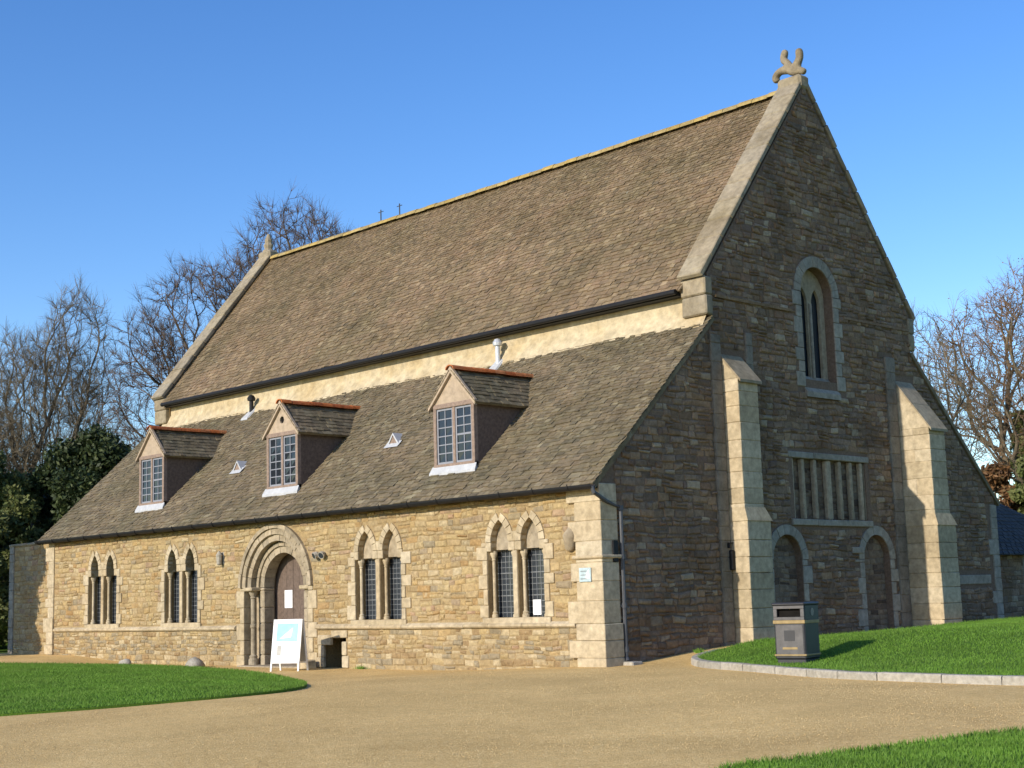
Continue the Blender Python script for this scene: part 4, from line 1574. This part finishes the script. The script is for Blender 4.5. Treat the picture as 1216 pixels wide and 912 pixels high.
# hood with openings: corner posts, lid
bpart('hood_post', 'bin', [(sx * hb - (.05 if sx > 0 else 0), sx * hb + (0 if sx > 0 else .05), sy * hb - (.05 if sy > 0 else 0), sy * hb + (0 if sy > 0 else .05), .735, .96) for sx in (-1, 1) for sy in (-1, 1)], .01)
bpart('hood_face', 'bin_front', [(-hb, hb, -hb - .010, -hb + .02, .735, .79), (-hb, hb, -hb - .010, -hb + .02, .93, .985), (-hb, -hb + .07, -hb - .010, -hb + .02, .79, .93), (hb - .07, hb, -hb - .010, -hb + .02, .79, .93)], .006)
bpart('side_face', 'bin', [(hb - .02, hb + .006, -hb + .03, hb, .735, .985), (-hb - .006, -hb + .02, -hb + .03, hb, .735, .985), (-hb + .02, hb - .02, hb - .02, hb + .006, .735, .985)], .006)
bpart('liner', 'dark', [(-hb + .04, hb - .04, -hb + .06, hb - .04, .60, .90)], .01)
bpart('lid', 'bin', [(-hb - .025, hb + .025, -hb - .03, hb + .025, .985, 1.04)], .02)
m = MB()
ring = [bm4 @ Vector((hb + .012, .02 + .07 * math.cos(t), .87 + .07 * math.sin(t))) for t in np.linspace(0, 2 * math.pi, 13)[:-1]]
m.add(ring, [tuple(range(12))])
m.build('round_sticker', 'kerb', lb)

# ------------------------------------------------------------------ neighbouring wall and outbuilding
sw = thing('boundary_wall', (-23, .3, .1), 'rubble stone boundary wall running on from the hall past its far corner', 'wall')
m = MB()
box(m, -24.55, XW - .04, .12, .62, -.2, 3.28)
core = m.build('wall_core', 'front_mortar', sw)
FR2 = lambda x, z, w_: (x, .12 - w_, z)
lay(courses(-24.5, XW - .06, -.1, 3.26, lambda x, z: x > -24.28, .09, .17, .14, .4), FR2, 0., 'front', sw, 300)
z = -.1
while z < 3.25:
    h = rnd.uniform(.24, .36)
    m = MB()
    chamfer(m, -24.58, -24.30, .08, .66, z + .003, z + h - .003, .012, .004)
    m.build('quoin', 'ashlar_shaded', sw)
    z += h
x = -24.6
while x < XW - .3:
    m = MB()
    x1 = min(x + .62, XW - .05)
    chamfer(m, x + .003, x1 - .003, .06, .68, 3.283, 3.36, .02, .005)
    m.build('coping_stone', 'coping', sw)
    x = x1

ob = thing('outbuilding', (-4, 19, .2), 'low stone outbuilding with dark hipped slate roof behind the hall', 'outbuilding')
OX0, OX1, OY0, OY1, OZ, OR = -9.0, -1.0, 16.0, 22.6, 2.1, 4.0
m = MB()
prism(m, [(OY0, -.2), (OY1, -.2), (OY1, OZ), (OY0, OZ)], [[(18.7, -.1), (19.6, -.1), (19.6, 1.85), (18.7, 1.85)]], GB, OX1 - .4, OX1)
prism(m, [(OX0, -.2), (OX1 - .41, -.2), (OX1 - .41, OZ), (OX0, OZ)], [], lambda x, z, w_: (x, OY0 - w_, z), -.4, 0)
wall = m.build('wall', 'gable_mortar', ob)
lay(courses(OY0, OY1, -.1, OZ, lambda y, z: not (18.4 < y < 19.9 and z < 2.0), .1, .2, .2, .5), lambda y, z, w_: (OX1 + w_, y, z), 0, 'gable', wall, 80)
m = MB()
box(m, OX1 - .25, OX1 - .2, 18.68, 19.62, -.1, 1.87)
m.build('door', 'door_wood', ob)
z = -.1
while z < 2.1:
    h = .34
    for y0, y1 in ((OY0 - .03, OY0 + .4), (18.25, 18.69), (19.61, 19.9)):
        m = MB()
        chamfer(m, OX1 - .2, OX1 + .04, y0, y1, z + .004, z + h - .004, .012, .004)
        m.build('quoin', 'ashlar_shaded', ob)
    z += h
m = MB()
ym = (OY0 + OY1) / 2
e = .3
pts = [(OX0 - e, OY0 - e, OZ - .05), (OX1 + e, OY0 - e, OZ - .05), (OX1 + e, OY1 + e, OZ - .05), (OX0 - e, OY1 + e, OZ - .05), (OX0 + 2, ym, OR), (OX1 - 1.9, ym, OR)]
m.add(pts, [(0, 1, 5, 4), (1, 2, 5), (2, 3, 4, 5), (3, 0, 4), (3, 2, 1, 0)])
rf = m.build('roof', 'slate_dark', ob)
m = MB()
for row in range(18):                               # slate courses on the hip facing the lawn and on the front slope
    q = row / 18
    a = Vector(pts[1]).lerp(Vector(pts[5]), q)
    b = Vector(pts[2]).lerp(Vector(pts[5]), q)
    a2 = Vector(pts[1]).lerp(Vector(pts[5]), q + .075)
    b2 = Vector(pts[2]).lerp(Vector(pts[5]), q + .075)
    n_ = max(2, int((b - a).length / .3))
    for i in range(n_):
        t0, t1 = i / n_ + .004, (i + 1) / n_ - .004
        l0, l1 = a.lerp(b, t0), a.lerp(b, t1)
        h0, h1 = a2.lerp(b2, t0), a2.lerp(b2, t1)
        up_ = Vector((.012, 0, .03)) * rnd.uniform(.8, 1.3)
        m.add([l0, l1, l1 + up_, l0 + up_, h1 + up_ * .3, h0 + up_ * .3], [(0, 1, 2, 3), (3, 2, 4, 5), (1, 4, 2), (0, 3, 5)])
m.build('slate_courses', 'slate_dark', rf)['kind'] = 'stuff'

# ------------------------------------------------------------------ trees
def bare_tree(name, base, lobes, fork, label, seed, npts=3600, mat='bark', tmat='twig', rmin=.011, leaves=0, ivy=None, bf=.30, shell=.55, twigs=4, tl=(.25, .6)):
    # lobes: (dx, dy, z, rx, rz) blobs of the crown; branches are grown to points inside them, radii follow the branches they carry
    rg = np.random.default_rng(seed)
    root = thing(name, base, label, 'tree')
    B = np.array(base, float)
    vol = np.array([l[3] ** 2 * l[4] for l in lobes])
    cnt = (vol / vol.sum() * npts).astype(int)
    P = []
    for l, c in zip(lobes, cnt):
        d = rg.normal(0, 1, (c, 3))
        d /= np.linalg.norm(d, axis=1)[:, None]
        rr = rg.uniform(0, 1, c) ** (1 / 3) * (1 - shell) + shell * rg.uniform(.55, 1.04, c)
        q = d * rr[:, None] * np.array([l[3], l[3], l[4]])
        q *= (1 + .10 * np.sin(q[:, :1] * 2.2 + l[2]) * np.cos(q[:, 1:2] * 1.9 + q[:, 2:3] * 1.3))
        P.append(q + B + np.array([l[0], l[1], l[2]]))
    P = np.concatenate(P)
    nt = 6
    T = np.stack([B + np.array([fork[0] * t * t, fork[1] * t * t, fork[2] * t]) + np.array([.05 * math.sin(t * 5), .05 * math.cos(t * 4), 0]) * t for t in np.linspace(0, 1, nt)])
    T[0, 2] -= .3
    P = np.concatenate([T, P])
    n = len(P)
    par = np.full(n, -1)
    path = np.zeros(n)
    best = np.full(n, 1e9)
    bp = np.full(n, -1)
    done = np.zeros(n, bool)
    for k in range(1, nt):
        par[k] = k - 1
        path[k] = path[k - 1] + np.linalg.norm(P[k] - P[k - 1])
    done[:nt] = True
    order = list(range(nt))
    def relax(k):
        d = np.linalg.norm(P - P[k], axis=1)
        c = d + bf * (path[k] + d)
        mk = (c < best) & ~done
        best[mk] = c[mk]
        bp[mk] = k
    for k in range(3, nt):
        relax(k)
    for _ in range(n - nt):
        k = int(np.argmin(np.where(done, 1e12, best)))
        par[k] = bp[k]
        path[k] = path[bp[k]] + np.linalg.norm(P[k] - P[bp[k]])
        done[k] = True
        order.append(k)
        relax(k)
    E_ = 2.25
    load = np.zeros(n)
    kids = [[] for _ in range(n)]
    for k in order[::-1]:
        if load[k] == 0:
            load[k] = rmin ** E_
        if par[k] >= 0:
            load[par[k]] += load[k]
            kids[par[k]].append(k)
    rad = load ** (1 / E_)
    for k in range(nt):
        rad[k] *= 1 + .35 * (1 - k / nt) ** 2
    # smooth the joints a little
    Q = P.copy()
    for _ in range(3):
        P2 = Q.copy()
        for k in range(nt, n):
            if kids[k]:
                m_ = max(kids[k], key=lambda c: load[c])
                Q[k] = .5 * P2[k] + .25 * P2[par[k]] + .25 * P2[m_]
    tm, cm = MB(), MB()
    for k in range(nt):
        pass
    tube(tm, [tuple(Q[k]) for k in range(nt)], [rad[k] for k in range(nt)], 10, False, .5)
    for k in order[nt:]:
        a, b = Q[par[k]], Q[k]
        r1 = rad[k]
        r0 = min(rad[par[k]], r1 * 1.25)
        big = r1 > .035
        tube(tm if big else cm, [tuple(a), tuple(b)], [r0, r1 * .95], 6 if r1 > .08 else (4 if big else 3), False, float(rg.random()))
    ends = [k for k in range(nt, n) if len(kids[k]) <= 1]
    TV, TT = [], []
    for k in ends:
        d0 = Q[k] - Q[par[k]]
        d0 = d0 / (np.linalg.norm(d0) + 1e-9)
        for t in range(twigs):
            d = d0 * .9 + rg.normal(0, .42, 3) + np.array([0, 0, .28])
            d /= np.linalg.norm(d)
            L = rg.uniform(*tl)
            st = Q[k] - d0 * rg.uniform(0, .12)
            mid = st + d * L * .5
            en = mid + (d + rg.normal(0, .25, 3)) * L * .5
            sd = np.cross(d, rg.normal(0, 1, 3))
            sd = sd / (np.linalg.norm(sd) + 1e-9) * rmin * .62
            TV += [st - sd, st + sd, mid + sd * .8, mid - sd * .8, mid - sd * .8, mid + sd * .8, en + sd * .3, en - sd * .3]
            TT += [rg.random()] * 2
    tm.build('trunk', mat, root, smooth=True)
    cm.build('crown', tmat, root)
    fast_mesh('twigs', np.array(TV), 4, TT, tmat, root)['kind'] = 'stuff'
    if leaves:
        idx = nrng.choice(np.array(ends), leaves)
        leafcloud('remaining_leaves', Q[idx] + nrng.normal(0, .2, (leaves, 3)), .03, .055, 'autumn', root)
    if ivy:
        n_, rad_, h0, h1 = ivy
        t = nrng.uniform(h0, h1, n_)
        an = nrng.uniform(0, 6.28, n_)
        rr = rad_ * nrng.uniform(.4, 1.1, n_) * (1 - .4 * (t - h0) / (h1 - h0)) * (1 + .25 * np.sin(an * 3 + t * 2))
        leafcloud('ivy', np.stack([B[0] + rr * np.cos(an), B[1] + rr * np.sin(an), B[2] + t], 1), .05, .10, 'ivy', root)
    return root
def leafcloud(name, P, s0, s1, mat, parent):
    n = len(P)
    a = nrng.normal(0, 1, (n, 3))
    a /= np.linalg.norm(a, axis=1)[:, None]
    b = np.cross(a, nrng.normal(0, 1, (n, 3)))
    b /= np.linalg.norm(b, axis=1)[:, None]
    s = nrng.uniform(s0, s1, n)[:, None]
    V = np.stack([P - a * s * 1.4, P + b * s * .7, P + a * s * 1.4, P - b * s * .7], 1).reshape(-1, 3)
    return fast_mesh(name, V, 4, nrng.uniform(0, 1, n), mat, parent)
def bush(name, base, rx, rz, label, cat, n, mat, seed, clumps=26, s=(.06, .12), group=None, trunk=True, conic=0.):
    rg = random.Random(seed)
    root = thing(name, base, label, cat, group)
    B = np.array(base)
    cs = []
    for i in range(clumps):
        h = rg.uniform(.08, .95)
        a = rg.uniform(0, 6.28)
        prof = math.sqrt(max(.04, 1 - abs(2 * h - .8) ** 2.2)) if not conic else (1 - h) * conic + .12
        rr = rx * prof * rg.uniform(.45, .95)
        cs.append((rr * math.cos(a), rr * math.sin(a), h * rz, rx * rg.uniform(.12, .34) * (1 - .35 * h)))
    cs.append((0, 0, rz * .93, rx * .22))
    cs = np.array(cs)
    ix = nrng.integers(0, len(cs), n)
    dv = nrng.normal(0, 1, (n, 3))
    dv /= np.linalg.norm(dv, axis=1)[:, None]
    rad = cs[ix, 3] * nrng.uniform(.15, 1.5, n) ** .6
    P = B + cs[ix, :3] + dv * rad[:, None] * np.array([1, 1, .85])
    P = P[P[:, 2] > B[2] + .02]
    tm = MB()
    if trunk:
        tube(tm, [tuple(B + (0, 0, -.3)), tuple(B + (.05, .02, rz * .35)), tuple(B + (0, .05, rz * .85))], [rx * .09, rx * .07, .02], 8)
        for c in cs[:14]:
            tube(tm, [tuple(B + (0, 0, c[2] * .45)), tuple(B + c[:3] * np.array([.5, .5, .8])), tuple(B + c[:3])], [.05, .035, .012], 5, False)
        tm.build('trunk', 'bark', root)
    leafcloud('crown', P, s[0], s[1], mat, root)
    return root
# lobes are given in metres round each trunk; W2 turns a sideways offset (across the view) and a depth offset into x, y
def W2(a, dpt, z, rx, rz):
    return (a * r.x - dpt * math.sin(YAW), a * r.y + dpt * math.cos(YAW), z, rx, rz)
bare_tree('bare_tree', (-32.9, 14.6, 0), [W2(-.4, 0, 9.0, 3.4, 3.6), W2(-3.9, 0, 9.6, 2.6, 3.2), W2(-4.2, .6, 6.2, 2.2, 2.6), W2(-1.8, -.8, 13.0, 2.9, 3.0), W2(1.7, .3, 15.6, 2.9, 3.1), W2(3.6, -.4, 14.4, 2.4, 2.8), W2(2.6, .5, 10.8, 2.6, 3.0), W2(.6, 0, 13.8, 2.4, 2.6), W2(-4.6, -.3, 12.0, 1.7, 1.9), W2(5.4, 0, 14.2, 1.9, 2.2)],
          (.3, .2, 4.6), 'large bare winter tree with dark spreading branches above the far roof end', 21, npts=8200, rmin=.0098, twigs=9, tl=(.3, .75))
bare_tree('bare_tree', (-40.9, 9.6, .3), [W2(-.2, 0, 9.2, 2.5, 4.4), W2(.9, .2, 12.2, 1.7, 3.4), W2(-1.7, 0, 9.8, 2.0, 3.6), W2(1.6, -.2, 8.2, 1.8, 3.4), W2(-2.6, .3, 7.2, 1.8, 2.8)],
          (0, 0, 3.2), 'slender bare tree with upright pale stems beyond the dark evergreen', 5, npts=5000, mat='twig_pale', tmat='twig_pale', rmin=.009, bf=.55, twigs=8, tl=(.3, .75))
bare_tree('bare_tree', (-42.6, 6.9, .3), [W2(0, 0, 6.6, 2.4, 3.4), W2(1.6, 0, 7.4, 2.0, 2.6)],
          (0, 0, 2.6), 'smaller bare tree with tangled pale twigs past the boundary wall', 9, npts=1800, mat='twig_pale', tmat='twig_pale', bf=.5)
K = 1.68
bare_tree('bare_tree', (-19.3, 56.0, .2), [W2(a * K, b * K, c * K, d * K, e * K) for a, b, c, d, e in ((-.6, 0, 7.9, 2.4, 2.6), (-2.0, .2, 7.0, 1.8, 2.3), (1.0, 0, 9.0, 2.3, 2.4), (2.6, 0, 8.2, 2.3, 2.8), (.4, -.5, 6.0, 2.6, 2.2))],
          (.1, 0, 6.0), 'bare tree keeping brown leaves, ivy on its trunk, above the outbuilding', 33, npts=5200, mat='twig_pale', tmat='twig_brown', leaves=9000, ivy=(9000, .9, 3.5, 10.5), rmin=.015, tl=(.4, 1.0))
bare_tree('bare_tree', (-14.5, 36.5, .2), [W2(0, 0, 9.6, 2.6, 3.8), W2(1.6, 0, 8.2, 2.0, 3.0)],
          (0, 0, 3.5), 'thin bare tree just showing behind the tall gable shoulder', 41, npts=1500, tmat='twig_pale', bf=.5)
bush('yew_tree', (-28.4, 5.0, 0), 3.0, 7.6, 'dark dense evergreen tree behind the far end of the hall', 'tree', 110000, 'yew', 3, 90, (.04, .085))
bush('evergreen_shrub', (-29.6, 1.6, .1), 2.2, 6.8, 'yellow green ivy covered shrub beside the dark evergreen', 'shrub', 60000, 'ivy', 8, 70, (.04, .085))
bush('evergreen_shrub', (-34.5, 2.6, .2), 2.8, 5.4, 'dark shrub in the shade past the end of the boundary wall', 'shrub', 26000, 'yew', 12, 40)
bush('conifer', (-15.3, 51.5, .2), 2.6, 9.6, 'pale olive conifer shrub rising behind the outbuilding roof', 'shrub', 30000, 'ivy', 15, 60, (.08, .15))
bush('evergreen_shrub', (-19.2, 52.0, .2), 2.6, 7.4, 'brown leaved shrub between hall roof slope and outbuilding', 'shrub', 22000, 'autumn', 19, 40, (.07, .13))
bush('yew_tree', (-24.1, -7.5, -.1), 2.7, 8.4, 'tall yew standing on the lawn outside the far corner, casting shade', 'tree', 42000, 'yew', 27, 40, conic=.95)
for k, (hx, hy, hr, hz) in enumerate([(-33.4, 5.2, 2.6, 6.0), (-38, 4.6, 3.2, 5.6), (-42, 8.2, 3.4, 6.2), (-36.5, 9.0, 3.0, 6.0), (-45, 3.5, 3.4, 6.0)]):
    bush('hedge_shrub', (hx, hy, .1), hr, hz, 'dark overgrown hedge shrub in the thicket behind the boundary wall', 'shrub', 15000, 'yew', 60 + k, 30, (.09, .17), group='thicket behind the boundary wall')
# weeds at the foot of the walls
for k, (wx, wy, hh, lab) in enumerate([(-7.1, -.10, .09, 'small green weed at wall foot by the low opening'), (2.2, 3.4, .14, 'green weed on the gravel strip before the sunlit buttress'), (.35, 2.3, .10, 'low weed growing at the foot of the gable wall')]):
    m = MB()
    z0 = float(g(wx, wy))
    for q in range(60):
        a, l = rnd.uniform(0, 6.28), rnd.uniform(.05, .22)
        bx0, by0 = wx + rnd.gauss(0, .09), wy + rnd.gauss(0, .03)
        m.add([(bx0 - .012, by0, z0 - .01), (bx0 + .012, by0, z0 - .01), (bx0 + .6 * l * math.cos(a), by0 + .4 * l * math.sin(a), z0 + hh * rnd.uniform(.4, 1.1))], [(0, 1, 2)])
    tag(m.build('weed', 'grass'), lab, 'weed')
